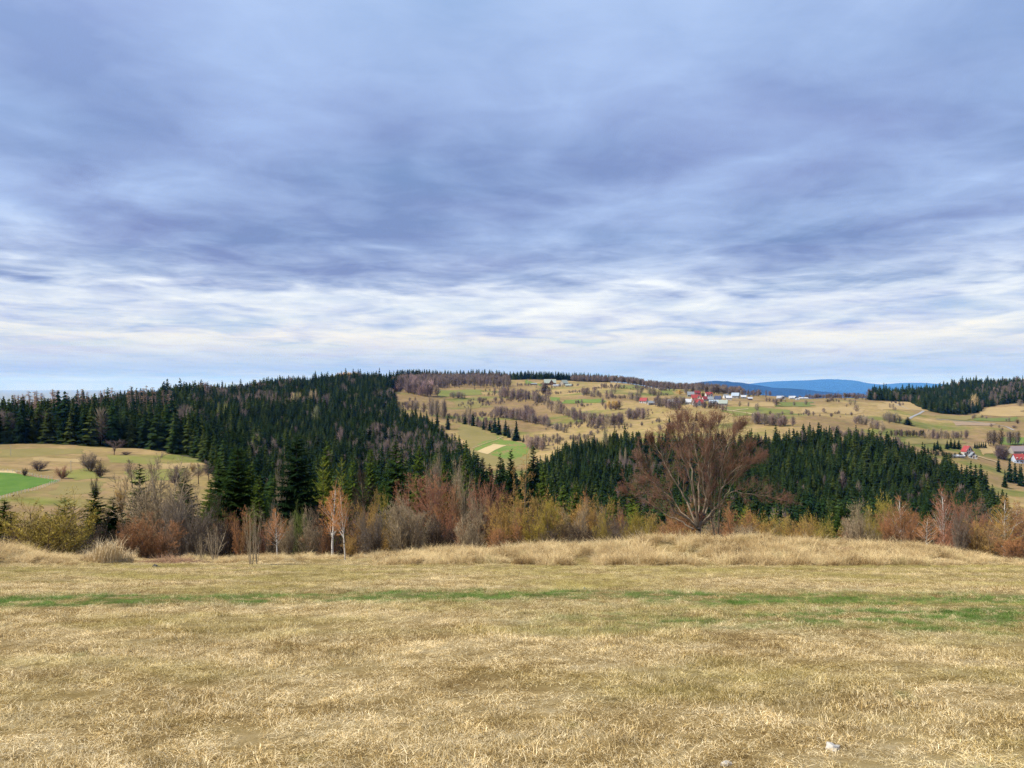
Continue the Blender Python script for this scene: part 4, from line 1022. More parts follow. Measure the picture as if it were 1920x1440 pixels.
strip('larch_grove', [(634, 1400), (668, 1405)], 4.5, 4, (19, 23), inst_group('goldlarch_kinds', [make_far_bare(191, mat_twig('golden_larch_wood', 0, .3, 'RND', [(.42, .25, .10), (.46, .29, .13)], nscale=.03), 160, .22, .2)]), 309, 'golden-brown larch clump on the crown of the left hill', 1)

# ------------------------------------------------------------------ single trees and hedgerows across the valley
NB = [0]
def btree(px, row, hpx, wpx, col, label, group=None, cat='tree', name='bare_tree', dmin=450, kind='bare'):
    D = hit(px, row, dmin); p = at(px, D); hh = hpx*D/F; w = wpx*D/F
    if kind == 'bare': me = FB_IND[NB[0] % len(FB_IND)]; f = .8
    else: me = FS_IND[NB[0] % len(FS_IND)]; f = .46
    NB[0] += 1
    o = link(name, me, None, p, R.random()*6.28, (w/f, w/f, hh))
    c = PAL[col] if isinstance(col, str) else col; j = .85+.3*R.random(); o.color = (c[0]*j, c[1]*j, c[2]*j, 1)
    tag(o, label, cat, group); return o
def hedge(pts, n, hpx, wpx, cols, label, group, jit=2.0, kind='bare', name='bare_tree', cat='tree', dmin=450):
    P = np.array(pts, float); L = np.concatenate([[0], np.cumsum(np.hypot(np.diff(P[:, 0]), np.diff(P[:, 1])))])
    n = int(n*(1.3 if kind == 'bare' else 1)); sh = any(w in label for w in ('bush', 'scrub', 'shrub', 'hedge'))
    if sh and kind == 'bare': name, cat = 'bare_shrub', 'bush'
    for i in range(n):
        s = (i+R.random())/n*L[-1]; px = np.interp(s, L, P[:, 0]); r = np.interp(s, L, P[:, 1])
        h = R.uniform(*hpx)*(1.12 if kind == 'bare' else 1); btree(px+R.gauss(0, jit), r+R.gauss(0, jit*.45), h, h*R.uniform(.75, 1.15)*wpx, R.choice(cols), label, group, cat, name, dmin, kind)
def hedgerows():
    pu = ['purple', 'purple', 'grey', (.17, .115, .10)]
    hedge([(755, 735), (785, 740), (812, 742)], 18, (18, 30), .8, ['purple', 'purple', (.24, .16, .15)], 'purplish tree in the grove beside the top of the left hill forest', 'grove by the forest top', 4)
    hedge([(735, 730), (750, 733)], 4, (8, 12), 1.3, [(.30, .17, .15)], 'pinkish low bush at the upper rim of the forest', 'pink bushes by the forest top')
    hedge([(845, 745), (870, 748)], 5, (8, 13), 1.2, ['grey'], 'grey scrub in the middle of the upper pasture', 'scrub on the upper pasture')
    hedge([(930, 742), (960, 748), (1000, 752), (1022, 756)], 22, (13, 20), .8, pu, 'leafless tree in the hedge below the hilltop guesthouse', 'hedge below the guesthouse', 3)
    hedge([(1016, 738), (1030, 742)], 5, (14, 20), .8, ['purple', 'dark'], 'dark leafless tree in the knot just below the guesthouse', 'trees just below the guesthouse', 2)
    hedge([(810, 782), (838, 786)], 9, (26, 38), .42, ['tan', 'grey', 'purple'], 'pale-stemmed birch in the grove at the tip of the forest', 'birch grove at the forest tip', 5)
    hedge([(765, 770), (790, 772)], 5, (14, 20), .8, ['grey', 'purple'], 'grey leafless tree above the forest right rim', 'trees above the forest rim', 3)
    for px, r, h in ((780, 790, 22), (800, 795, 22), (872, 796, 20), (887, 799, 25), (896, 801, 18), (907, 806, 20), (918, 808, 18), (928, 812, 30), (935, 815, 30), (948, 818, 28), (954, 821, 22), (968, 827, 36), (982, 830, 13), (820, 800, 24), (840, 806, 26)):
        btree(px, r, h*1.1, h*.5, 'sprd', 'dark pointed spruce in the row along the upper edge of the green field' if px > 860 else 'dark spruce standing clear at the upper rim of the left forest', 'spruces along the green field' if px > 860 else 'spruces at the forest rim', 'spruce', 'spruce_tree', 450, 'spruce')
    hedge([(858, 792), (925, 808), (975, 826)], 16, (12, 20), .8, ['purple', 'grey', 'tan'], 'leafless bush among the spruces along the green field', 'bushes along the green field', 2)
    hedge([(870, 790), (884, 792)], 3, (24, 30), .4, ['tan'], 'slim pale birch between the first spruces along the green field', 'birches along the green field', 2)
    hedge([(930, 780), (985, 790), (1030, 802)], 20, (13, 22), .9, pu, 'purplish bush in the long hedge across the middle pasture', 'hedge across the middle pasture', 3)
    hedge([(985, 786), (1000, 790)], 4, (22, 28), .8, ['purple'], 'taller purple tree in the long hedge across the middle pasture', 'tall trees of the middle hedge', 3)
    hedge([(1035, 772), (1075, 785), (1125, 800), (1170, 795)], 34, (15, 24), .75, pu+['tan'], 'leafless tree in the thick hedge right above the plantation', 'thick hedge above the plantation', 4)
    hedge([(990, 840), (1010, 843), (1022, 845)], 7, (16, 26), .8, ['purple', (.26, .18, .13)], 'brownish tree at the right end of the green field', 'trees at the end of the green field', 3)
    hedge([(1015, 836), (1022, 838)], 2, (20, 24), .34, ['sprd'], 'dark spruce at the right end of the green field', 'spruces at the end of the green field', 2, 'spruce', 'spruce_tree', 'spruce')
    hedge([(1040, 806), (1060, 812)], 5, (10, 14), 1.1, ['grey', 'ochre'], 'ochre-grey bush in the hollow above the plantation', 'bushes in the hollow')
    hedge([(1085, 740), (1115, 744), (1150, 745)], 12, (9, 15), 1.0, ['grey', 'purple'], 'grey bush on the slope right of the guesthouse', 'bushes right of the guesthouse', 4)
    hedge([(1135, 766), (1160, 768)], 7, (11, 18), 1.0, ['purple', 'ochre'], 'bush in the clump left of the lone red-roofed house', 'clump left of the lone house', 4)
    hedge([(1175, 783), (1200, 786), (1212, 784)], 9, (14, 20), .9, pu, 'purplish tree below the lone red-roofed house', 'trees below the lone house', 3)
    hedge([(1185, 750), (1200, 752)], 4, (11, 15), 1.0, ['grey'], 'grey tree just left of the lone red-roofed house', 'trees left of the lone house', 3)
    hedge([(1198, 738), (1225, 741), (1238, 744)], 6, (10, 16), 1.0, ['grey', (.16, .14, .08)], 'round grey tree uphill of the lone red-roofed house', 'trees uphill of the lone house', 3)
    hedge([(1230, 762), (1245, 766), (1275, 768)], 9, (14, 22), .9, ['purple', 'grey'], 'leafless tree between the lone red-roofed house and the village', 'trees before the village', 3)
    hedge([(1268, 757), (1285, 758)], 5, (10, 15), 1.0, ['grey', 'dark'], 'dark garden tree in front of the pale-roofed village houses', 'village garden trees', 2)
    hedge([(1300, 765), (1350, 766), (1360, 772)], 10, (8, 15), 1.0, ['purple', 'dark'], 'bush in the row right below the red-roofed houses', 'bushes below the red roofs', 2)
    hedge([(1280, 742), (1300, 738), (1350, 738), (1362, 738)], 12, (10, 16), 1.0, ['grey', 'dark', 'purple'], 'leafless tree rising behind the village roofs', 'trees behind the village', 3)
    for px, r, h in ((1318, 747, 16), (1236, 762, 14), (1322, 730, 9), (1331, 728, 10), (1306, 790, 18), (1255, 795, 16), (1270, 800, 14)):
        btree(px, r, h, h*.4, 'sprd', 'single dark conifer standing among the village houses and gardens', 'conifers of the village', 'spruce', 'spruce_tree', 450, 'spruce')
    btree(1275, 740, 10, 22, 'ochre', 'rounded straw-yellow willow behind the village', None, 'tree')
    for px, r, h, w, c, lb in ((1456, 762, 16, 18, 'purple', 'purple-grey tree below the left white gabled house'), (1421, 771, 17, 14, 'grey', 'lone grey tree standing on the green slope right of the village'), (1490, 761, 9, 8, 'grey', 'small grey tree, left of two below the white gabled houses'), (1511, 760, 10, 11, 'grey', 'small grey tree, right of two below the white gabled houses'),
                               (1598, 760, 12, 14, 'grey', 'grey round tree in the open plateau, upper of two'), (1606, 772, 14, 12, 'purple', 'purple round tree in the open plateau, lower of two'), (1587, 763, 6, 10, 'tan', 'tan little bush left of the two plateau trees'), (1552, 754, 5, 14, 'dark', 'flat dark bush on the plateau'), (1446, 778, 8, 8, 'dark', 'tiny dark bush by the field track'), (1403, 763, 10, 8, 'grey', 'thin tree at the right rim of the village'),
                               (1387, 763, 11, 9, 'grey', 'thin tree below the grey barn'), (1672, 766, 10, 9, 'purple', 'reddish bush where the road begins, upper one'), (1677, 770, 7, 8, 'purple', 'reddish bush where the road begins, lower one'), (1913, 763, 14, 18, 'grey', 'grey bush at the right edge below the hill wood'), (1908, 795, 9, 12, 'dark', 'dark bush by the mown strip near the right edge'), (1904, 803, 6, 12, 'purple', 'low purple bush where the lower road ends'),
                               (1830, 768, 30, 22, (.36, .27, .13), 'pale yellow larch at the corner of the hill wood'), (1758, 774, 11, 14, 'grey', 'grey bush at the near corner of the hill wood')):
        btree(px, r, h, w, c, lb, None, 'bush' if 'bush' in lb else 'tree', 'bare_shrub' if 'bush' in lb else 'bare_tree')
    hedge([(1410, 796), (1450, 798), (1480, 800)], 14, (15, 24), .85, ['purple', 'grey', (.17, .115, .10)], 'dark leafless tree in the group above the plantation right of the big tree', 'trees above the plantation', 3)
    hedge([(1662, 792), (1685, 794)], 6, (12, 18), 1.0, ['grey', (.15, .13, .08)], 'grey round bush by the road bend', 'bushes by the road bend', 3)
    btree(1702, 797, 15, 20, 'sprd', 'dark dense evergreen bush below the road bend', None, 'bush', 'evergreen_bush', 450, 'spruce')
    hedge([(1605, 795), (1630, 800), (1660, 806)], 12, (10, 17), 1.0, ['grey', 'purple', 'tan'], 'scrub bush on the slope above the right rim of the plantation', 'scrub above the plantation rim', 4)
    hedge([(1672, 819), (1700, 819), (1735, 819)], 20, (8, 13), .6, ['dark', 'purple', 'sprd'], 'dark thin tree in the long row above the right house', 'dark row above the right house', 1.5)
    hedge([(1735, 822), (1770, 824), (1810, 822)], 18, (12, 17), .6, ['tan', 'purple', 'grey'], 'pale tree in the long row above the right house', 'pale row above the right house', 2)
    for px, r, h in ((1752, 846, 16), (1758, 844, 18), (1764, 847, 13), (1776, 843, 17), (1783, 841, 19), (1790, 842, 17), (1798, 843, 18), (1740, 850, 12)):
        btree(px, r, h, h*.6, 'sprd', 'dark garden conifer left of the right-hand white house', 'garden conifers of the right house', 'spruce', 'spruce_tree', 450, 'spruce')
    for px in (1828, 1832, 1836, 1840, 1844, 1848): btree(px, 841, 12, 6, 'sprd', 'clipped dark evergreen in the tall block right of the white house', 'evergreens of the tall block', 'evergreen', 'evergreen_tree', 450, 'spruce')
    hedge([(1745, 853), (1780, 858), (1812, 858)], 12, (7, 10), 1.0, ['sprd', 'dark'], 'dark shrub in the garden hedge before the right-hand house', 'garden hedge of the right house', 1.5)
    hedge([(1855, 834), (1868, 835)], 4, (24, 30), .6, ['grey', 'dark'], 'tall bare tree, left group above the right edge houses', 'tall trees above the right edge houses', 2)
    hedge([(1893, 834), (1910, 834)], 5, (22, 27), .45, ['grey', 'dark'], 'tall thin bare tree, right group above the right edge houses', 'thin trees above the right edge houses', 2)
    hedge([(1868, 858), (1888, 864)], 8, (18, 26), .9, ['grey', 'dark', 'purple'], 'grey leafless tree between the white house and the right edge barn', 'trees before the right edge barn', 3)
    for px, r, h in ((1893, 905, 46), (1903, 905, 40), (1912, 900, 30), (1884, 915, 34), (1915, 912, 42), (1872, 885, 30)):
        btree(px, r, h, h*.36, 'sprd', 'dark spruce in the clump before the right edge barn', 'spruces before the barn', 'spruce', 'spruce_tree', 350, 'spruce')
    # odd trees in and around the forests
    for px, r, h, w, c, lb in ((551, 772, 18, 14, (.42, .33, .15), 'pale straw larch in the left forest, leftmost of the pale group'), (562, 768, 17, 12, (.40, .33, .13), 'pale larch in the left forest, second of the pale group'), (582, 768, 20, 10, (.42, .32, .17), 'slim pale larch in the left forest, third of the pale group'), (592, 770, 22, 12, (.40, .30, .17), 'tall pale larch in the left forest, last of the pale group'),
                               (594, 800, 24, 26, (.14, .15, .07), 'olive broadleaf crown in the middle of the left forest'), (640, 842, 26, 26, 'purple', 'purplish bare crown in the middle of the left forest'), (270, 815, 24, 12, (.27, .25, .08), 'yellowish crown inside the forest above the pasture'), (410, 795, 22, 10, (.20, .21, .06), 'greenish yellow crown, left of two in the forest'), (425, 795, 24, 11, (.26, .25, .08), 'greenish yellow crown, right of two in the forest'),
                               (1135, 850, 30, 15, (.30, .25, .13), 'pale larch cone inside the plantation left of the bare tree'), (1173, 880, 24, 10, (.27, .22, .13), 'slim pale larch low in the plantation, right one'), (1163, 880, 22, 8, (.25, .20, .13), 'slim pale larch low in the plantation, left one'), (1505, 848, 26, 22, 'purple', 'pinkish bare crown at the top of the plantation right of the bare tree')):
        D = hit(px, r, 300); p = at(px, D); o = link('larch_tree' if 'larch' in lb else 'bare_tree', FB_IND[NB[0] % 7], None, p, R.random()*6, (w*D/F/.8, w*D/F/.8, (h+18)*D/F)); NB[0] += 1
        o.color = (*(PAL[c] if isinstance(c, str) else c), 1); tag(o, lb, 'larch' if 'larch' in lb else 'tree')
hedgerows()
def scrub():
    g = np.random.default_rng(500); n = 26000
    px = g.uniform(735, 1930, n); D = np.sqrt(g.uniform(640**2, 1550**2, n)); x = (px-960)/F*D
    f = fbm(x*.018+70, D*.018, 4); keep = (f > .62) & ~in_wood(WOOD_L, px, D) & ~in_wood(WOOD_R, px, D) & ~in_wood(WOOD_H, px, D) & ((px < 1330) | (f > .72)) & (g.random(n) < .42)
    keep &= ~((px > 850) & (px < 1010) & (D < 860))
    x, D = x[keep], D[keep]; n = len(x); s = g.uniform(2.5, 8.5, n)*g.uniform(.6, 1, n)
    o = scatter('hill_scrub', NG_B, np.stack([x, D, H(x, D)], 1), g.integers(0, 5, n), np.stack([np.zeros(n), np.zeros(n), g.uniform(0, 6.28, n)], 1), np.stack([s*1.5, s*1.5, s], 1))
    tag(o, 'leafless scrub and small bushes dotted over the pastures of the far slopes', 'scrub')
scrub()

# ------------------------------------------------------------------ houses
RED = mat_simple('red_roof', (.26, .045, .040), .6, .6, .25); DRED = mat_simple('dark_red_roof', (.20, .035, .035), .6, .6, .25)
GREYR = mat_simple('grey_roof', (.20, .22, .23), .6, .6, .25); PALER = mat_simple('pale_metal_roof', (.40, .415, .43), .6, .6, .25)
BLUER = mat_simple('blue_grey_roof', (.30, .36, .41), .5, .6, .2); NAVY = mat_simple('navy_roof', (.035, .05, .10), .5, .6, .2); GREEN_R = mat_simple('grey_green_roof', (.28, .31, .26), .7, .6, .2)
WHITE = mat_simple('white_render', (.48, .47, .44), .85, .4, .08); GREYW = mat_simple('grey_boards', (.27, .25, .22), .9, .8, .25); CREAM = mat_simple('cream_render', (.70, .62, .45), .85, .4, .1); BLUEW = mat_simple('blue_render', (.42, .48, .58), .85, .4, .1)
GLASS = mat_simple('window_glass', (.03, .035, .045), .15, spec=.5); WOODM = mat_simple('brown_wood', (.16, .09, .05), .8, .8, .3); STONE = mat_simple('chimney_brick', (.30, .17, .13), .9, .9, .3)
def box(name, x0, x1, y0, y1, z0, z1, mat, parent):
    v = [(x0, y0, z0), (x1, y0, z0), (x1, y1, z0), (x0, y1, z0), (x0, y0, z1), (x1, y0, z1), (x1, y1, z1), (x0, y1, z1)]
    f = [(0, 1, 5, 4), (1, 2, 6, 5), (2, 3, 7, 6), (3, 0, 4, 7), (4, 5, 6, 7), (3, 2, 1, 0)]
    return link(name, mesh_np(name, v, f, mat), parent)
def gable(name, L, Wd, h, rise, over, mat, parent, cx=0, cy=0, axis='x', th=.25):
    """pitched roof with thickness and eaves; ridge along axis"""
    l = L/2+over; w = Wd/2+over; e = over*rise/(Wd/2)
    pr = [(-w, h-e), (0, h+rise), (w, h-e), (w, h-e+th), (0, h+rise+th), (-w, h-e+th)]
    v = []
    for s in (-l, l):
        for a, z in pr: v.append((s+cx, a+cy, z) if axis == 'x' else (a+cx, s+cy, z))
    f = [(0, 1, 7, 6), (1, 2, 8, 7), (2, 3, 9, 8), (3, 4, 10, 9), (4, 5, 11, 10), (5, 0, 6, 11)]
    me = bpy.data.meshes.new(name); me.from_pydata(v, [], f+[(0, 5, 4, 1), (1, 4, 3, 2), (6, 7, 10, 11), (7, 8, 9, 10)]); me.materials.append(mat)
    return link(name, me, parent)
def gwall(name, L, Wd, h, rise, mat, parent, axis='x', cx=0, cy=0):
    l = L/2; w = Wd/2; pr = [(-w, -1.5), (w, -1.5), (w, h), (0, h+rise), (-w, h)]; v = []
    for s in (-l, l):
        for a, z in pr: v.append((s+cx, a+cy, z) if axis == 'x' else (a+cx, s+cy, z))
    f = [(0, 1, 2, 3, 4), (9, 8, 7, 6, 5), (0, 5, 6, 1), (1, 6, 7, 2), (2, 7, 8, 3), (3, 8, 9, 4), (4, 9, 5, 0)]
    me = bpy.data.meshes.new(name); me.from_pydata(v, [], f); me.materials.append(mat)
    return link(name, me, parent)
def win(parent, x, y, z, w, h, face):
    """a window set into frame, pane a sub-part; face 'f' looks to -Y, 'r' to +X, 'l' to -X"""
    if face == 'f':
        f = box('window', x-w/2-.1, x+w/2+.1, y-.06, y+.02, z-.1, z+h+.1, WHITE, parent); box('pane', x-w/2, x+w/2, y-.09, y-.065, z, z+h, GLASS, f)
    else:
        s = 1 if face == 'r' else -1; a, b = sorted((x-.02*s, x+.06*s)); c, d = sorted((x+.065*s, x+.09*s))
        f = box('window', a, b, y-w/2-.1, y+w/2+.1, z-.1, z+h+.1, WHITE, parent); box('pane', c, d, y-w/2, y+w/2, z, z+h, GLASS, f)
def house(px, row, wpx, ratio, h, rise, roof, wall, label, axis='x', rot=0, chim=True, cat='house', name='house', group=None, wing=None, nwin=3, two=False, dmin=500, D=None):
    D = D or hit(px, row, dmin); p = at(px, D); L = wpx*D/F; Wd = L*ratio
    e = bpy.data.objects.new(name, None); COL.objects.link(e); e.location = p; e.rotation_euler = (0, 0, rot); tag(e, label, cat, group)
    gwall('wall', L, Wd, h, rise, wall, e, axis) if axis == 'x' else gwall('wall', Wd, L, h, rise, wall, e, 'y')
    r = gable('roof', L, Wd, h, rise, .55, roof, e) if axis == 'x' else gable('roof', Wd, L, h, rise, .55, roof, e, axis='y')
    if chim: box('chimney', L*.12, L*.12+.7, -.35, .35, h+rise*.4, h+rise+1.0, STONE, r)
    yf = -Wd/2
    for lv in range(2 if two else 1):
        for i in range(nwin):
            x = -L/2+L*(i+.5)/nwin
            if lv == 0 and i == nwin//2 and nwin > 1: continue
            win(e, x, yf, .9+lv*2.7, min(1.2, L/nwin*.5), 1.3, 'f')
    if nwin > 1: box('door', -.55, .55, yf-.07, yf+.02, 0, 2.1, WOODM, e)
    if axis == 'y': win(e, 0, yf, h+rise*.25, 1.2, 1.3, 'f')
    else: win(e, L/2, 0, h*.35, 1.2, 1.3, 'r'); win(e, L/2, 0, h+rise*.2, 1.1, 1.1, 'r')
    if wing:
        wl, ww, off = wing
        gwall('dormer_wall', ww, wl, h, rise*.9, wall, e, 'y', off, -Wd/2-ww/2+1.2); gable('dormer_roof', ww, wl, h, rise*.9, .5, roof, e, off, -Wd/2-ww/2+1.2, 'y')
        win(e, off, -Wd/2-ww+1.2, .9, 1.3, 1.4, 'f'); win(e, off, -Wd/2-ww+1.2, h+rise*.15, 1.1, 1.2, 'f')
    return e
def village():
    h = house
    h(1207, 756, 13, .85, 3.2, 4.2, RED, WHITE, 'lone house with red roof and white gable left of the village', rot=-.5)
    h(1221, 759, 13, .6, 2.6, 2.6, GREYR, GREYW, 'grey wooden barn right below the lone red-roofed house', rot=.2, chim=False, cat='barn', name='barn', nwin=1)
    h(1258, 757, 11, .8, 2.8, 2.6, PALER, GREYW, 'small house with pale metal roof at the left end of the village', rot=-.2)
    h(1291, 758, 10, .8, 3.0, 3.8, PALER, WHITE, 'house with shining white roof left of the red roofs', rot=-.35)
    h(1309, 760, 18, .75, 3.2, 4.6, RED, WHITE, 'large house with bright red cross-gabled roof, front of the village', rot=.15, wing=(6.0, 4.0, -1.5))
    h(1305, 751, 17, .7, 3.4, 4.6, RED, CREAM, 'red-roofed house with cream gable behind the large cross-gabled one', rot=-.1, wing=(5.0, 3.5, 3.0))
    h(1322, 752, 10, .8, 3.0, 3.4, DRED, WHITE, 'house with darker red roof at the right of the red cluster', rot=.2)
    h(1295, 744, 12, .7, 3.0, 4.4, GREYR, GREYW, 'grey-green roofed house at the back left of the village', rot=-.1)
    h(1307, 741, 10, .8, 3.0, 3.6, DRED, WOODM, 'dark red roofed house at the back of the village', rot=.1)
    h(1329, 744, 12, .75, 3.4, 3.4, RED, WHITE, 'white house with red roof apart at the back right of the red cluster', rot=.1, wing=(3.6, 2.6, 2.2), two=True)
    h(1332, 752, 10, .8, 2.8, 3.0, GREYR, GREYW, 'low dark grey roof between the red cluster and the navy roof', rot=-.1, chim=False)
    h(1346, 752, 11, .8, 3.0, 4.0, NAVY, WHITE, 'house with navy roof and white gable right of the red cluster', rot=-.5)
    h(1338, 759, 16, .7, 2.8, 3.6, BLUER, WHITE, 'long house with light blue-grey roof in front of the navy roof', rot=-.2, wing=(4.0, 2.6, 2.5))
    h(1356, 760, 15, .75, 2.6, 4.2, GREEN_R, GREYW, 'grey-green roofed farmhouse at the right front of the village', rot=-.35)
    h(1361, 747, 9, .9, 3.0, 3.0, GREYR, WHITE, 'small white house left of the big grey barn', rot=.2)
    h(1367, 750, 10, .8, 3.2, 2.8, PALER, WHITE, 'bright white house in front of the big grey barn', rot=-.3)
    h(1379, 747, 13, .9, 4.2, 4.2, BLUER, GREYW, 'big grey barn at the right end of the village', 'x', -.45, False, 'barn', 'barn', nwin=1)
    h(1394, 748, 9, .7, 2.6, 2.4, PALER, GREYW, 'low pale shed right of the big grey barn', rot=-.2, chim=False, cat='shed', name='shed', nwin=1)
    h(1406, 750, 8, .7, 2.2, 1.8, PALER, WOODM, 'small hut at the far right of the village', chim=False, cat='hut', name='hut', nwin=1)
    for px, lb in ((1466, 'left'), (1489, 'right')):
        e = h(px-4, 748, 11, .7, 1.6, 3.0, PALER, WHITE, 'white house with pointed front gable, %s of the two on the ridge' % lb, rot=0, chim=False, wing=(5.0, 3.0, 4.4), nwin=1)
    h(1506, 748, 16, .35, 1.2, 1.4, PALER, WHITE, 'long low white outbuilding right of the gabled ridge houses', chim=False, cat='shed', name='shed', nwin=1)
    h(1495, 750, 6, .5, 1.3, .9, PALER, WHITE, 'small white trailer cabin below the gabled ridge houses', chim=False, cat='cabin', name='cabin', nwin=1)
    # hilltop guesthouse
    h(1031, 722, 22, .6, 4.0, 7.5, GREEN_R, WOODM, 'hilltop guesthouse with broad steep pale roof and wooden walls', rot=.05, wing=(9.0, 6.0, 2.0), two=True, nwin=5)
    h(1058, 721, 12, .8, 3.0, 6.0, GREEN_R, GREYW, 'pyramid-like grey roofed building right of the guesthouse', rot=.6, chim=False)
    h(1066, 725, 12, .5, 2.4, 2.6, GREEN_R, GREYW, 'low grey shed in front of the pyramid-like roof', chim=False, cat='shed', name='shed', nwin=1)
    h(1044, 725, 14, .35, 2.2, 1.4, PALER, WHITE, 'long low pale terrace building below the guesthouse', chim=False, cat='building', name='annexe', nwin=4)
    h(1001, 722, 11, .5, 1.8, 1.6, GREYR, WOODM, 'low dark shelter left of the guesthouse', chim=False, cat='shelter', name='shelter', nwin=1)
    # right valley
    h(1813, 852, 15, .8, 3.0, 4.6, RED, WHITE, 'white house with red roof in the right-hand valley', 'y', .25, wing=None, nwin=3, two=True)
    h(1824, 860, 12, .8, 2.2, 3.0, GREYR, WHITE, 'small low house below the white red-roofed one in the valley', 'y', -.2)
    h(1797, 858, 20, .3, 1.6, .9, PALER, GREYW, 'long low pale shed behind the plantation tops', chim=False, cat='shed', name='shed', nwin=3)
    h(1913, 868, 24, .7, 3.8, 4.2, RED, BLUEW, 'large house with crimson roof and bluish walls at the right edge', rot=-.1, two=True, nwin=4)
    h(1912, 852, 34, .5, 3.6, 4.4, mat_simple('weathered_brown_roof', (.22, .18, .18), .8, .6, .2), GREYW, 'weathered brown roof of the barn behind the crimson-roofed house', chim=False, cat='barn', name='barn', nwin=1)
    # white box on the pasture left of the village
    h(1186.5, 777, 3.2, .7, 1.4, .5, PALER, WHITE, 'tiny white hut alone on the pasture below the lone house', chim=False, cat='hut', name='hut', nwin=1)
village()

def poles():
    m = mat_simple('grey_pole', (.42, .38, .32), .9, 2, .2)
    for px, row, hpx, dm, lb in ((20, 855, 20, 200, 'thin wooden pole on the left valley pasture near the edge'), (133, 886, 22, 200, 'wooden pole on the valley pasture right of the green field corner'), (990, 723, 13, 1000, 'pale mast with crossarm left of the hilltop guesthouse'), (1341, 736, 12, 900, 'pale utility pole rising behind the village'), (1389, 744, 12, 900, 'pale utility pole right of the big grey barn')):
        D = hit(px, row, dm); p = at(px, D); hh = hpx*D/F; r = .12 if D < 500 else .28
        e = bpy.data.objects.new('utility_pole', None); COL.objects.link(e); e.location = p; tag(e, lb, 'pole')
        S = Soup(); S.add((0, 0, -.5), (0, 0, hh), r, r*.7, 8); link('post', S.mesh('post', m), e)
        S = Soup(); S.add((-hh*.12, 0, hh*.92), (hh*.12, 0, hh*.92), r*.6, r*.6, 6); link('crossarm', S.mesh('crossarm', m), e)
poles()

def fence(pts, step, label, hgt=1.25):
    m = mat_simple('pale_fence_wood', (.62, .58, .48), .85, 3, .2)
    S = Soup(); S.add((0, 0, -.3), (0, 0, 1.0), .09, .085, 6); post = S.mesh('post', m)
    P = []
    for px, row in pts:
        D = hit(px, row, 150); P.append(np.array(((px-960)/F*D, D)))
    P = np.array(P); L = np.concatenate([[0], np.cumsum(np.hypot(*np.diff(P, axis=0).T))]); n = int(L[-1]/step)
    e = bpy.data.objects.new('fence', None); COL.objects.link(e); o = Vector((P[0][0], P[0][1], h1(*P[0]))); e.location = o; tag(e, label, 'fence')
    pr = None; W = Soup()
    for i in range(n+1):
        s = i*step; x = float(np.interp(s, L, P[:, 0])); y = float(np.interp(s, L, P[:, 1])); q = Vector((x, y, h1(x, y)))-o
        k = hgt*R.uniform(.9, 1.1); c = link('post', post, e, q, 0, (1, 1, k)); c.rotation_euler = (R.gauss(0, .04), R.gauss(0, .04), 0)
        if pr is not None:
            for zz in (.5, 1.0): W.add(pr+Vector((0, 0, zz)), q+Vector((0, 0, zz)), .02, .02, 3)
        pr = q
    link('wire', W.mesh('wire', m), e)
fence([(-30, 946), (20, 931), (60, 921), (90, 912), (113, 902)], 2.2, 'white post fence along the lower edge of the bright green field')
fence([(-30, 883), (28, 886), (45, 889), (70, 895), (98, 899)], 2.6, 'white post fence along the upper edge of the bright green field')

# ------------------------------------------------------------------ the meadow's grass
def grass_clump(seed, n, rad, hmin, hmax, wid, lean, mat):
    g = np.random.default_rng(seed); V = []; Fc = []
    for i in range(n):
        a = g.uniform(0, 6.283); r = rad*math.sqrt(g.random()); b = np.array((math.cos(a)*r, math.sin(a)*r, -.01))
        h = g.uniform(hmin, hmax); t = g.uniform(0, 6.283); ln = lean*g.uniform(.3, 1.3); d = np.array((math.cos(t), math.sin(t), 0))
        s = np.array((-d[1], d[0], 0)) if g.random() < .5 else np.array((math.cos(t+1), math.sin(t+1), 0)); w = wid*g.uniform(.6, 1.3)
        m = b+d*h*ln*.45+np.array((0, 0, h*.62)); tip = b+d*h*ln*1.25+np.array((0, 0, h*g.uniform(.55, 1.0)))
        k = len(V); V += [b-s*w/2, b+s*w/2, m-s*w*.4, m+s*w*.4, tip]; Fc += [(k, k+1, k+3), (k, k+3, k+2), (k+2, k+3, k+4)]
    return mesh_np('grass_clump', np.array(V), np.array(Fc), mat)
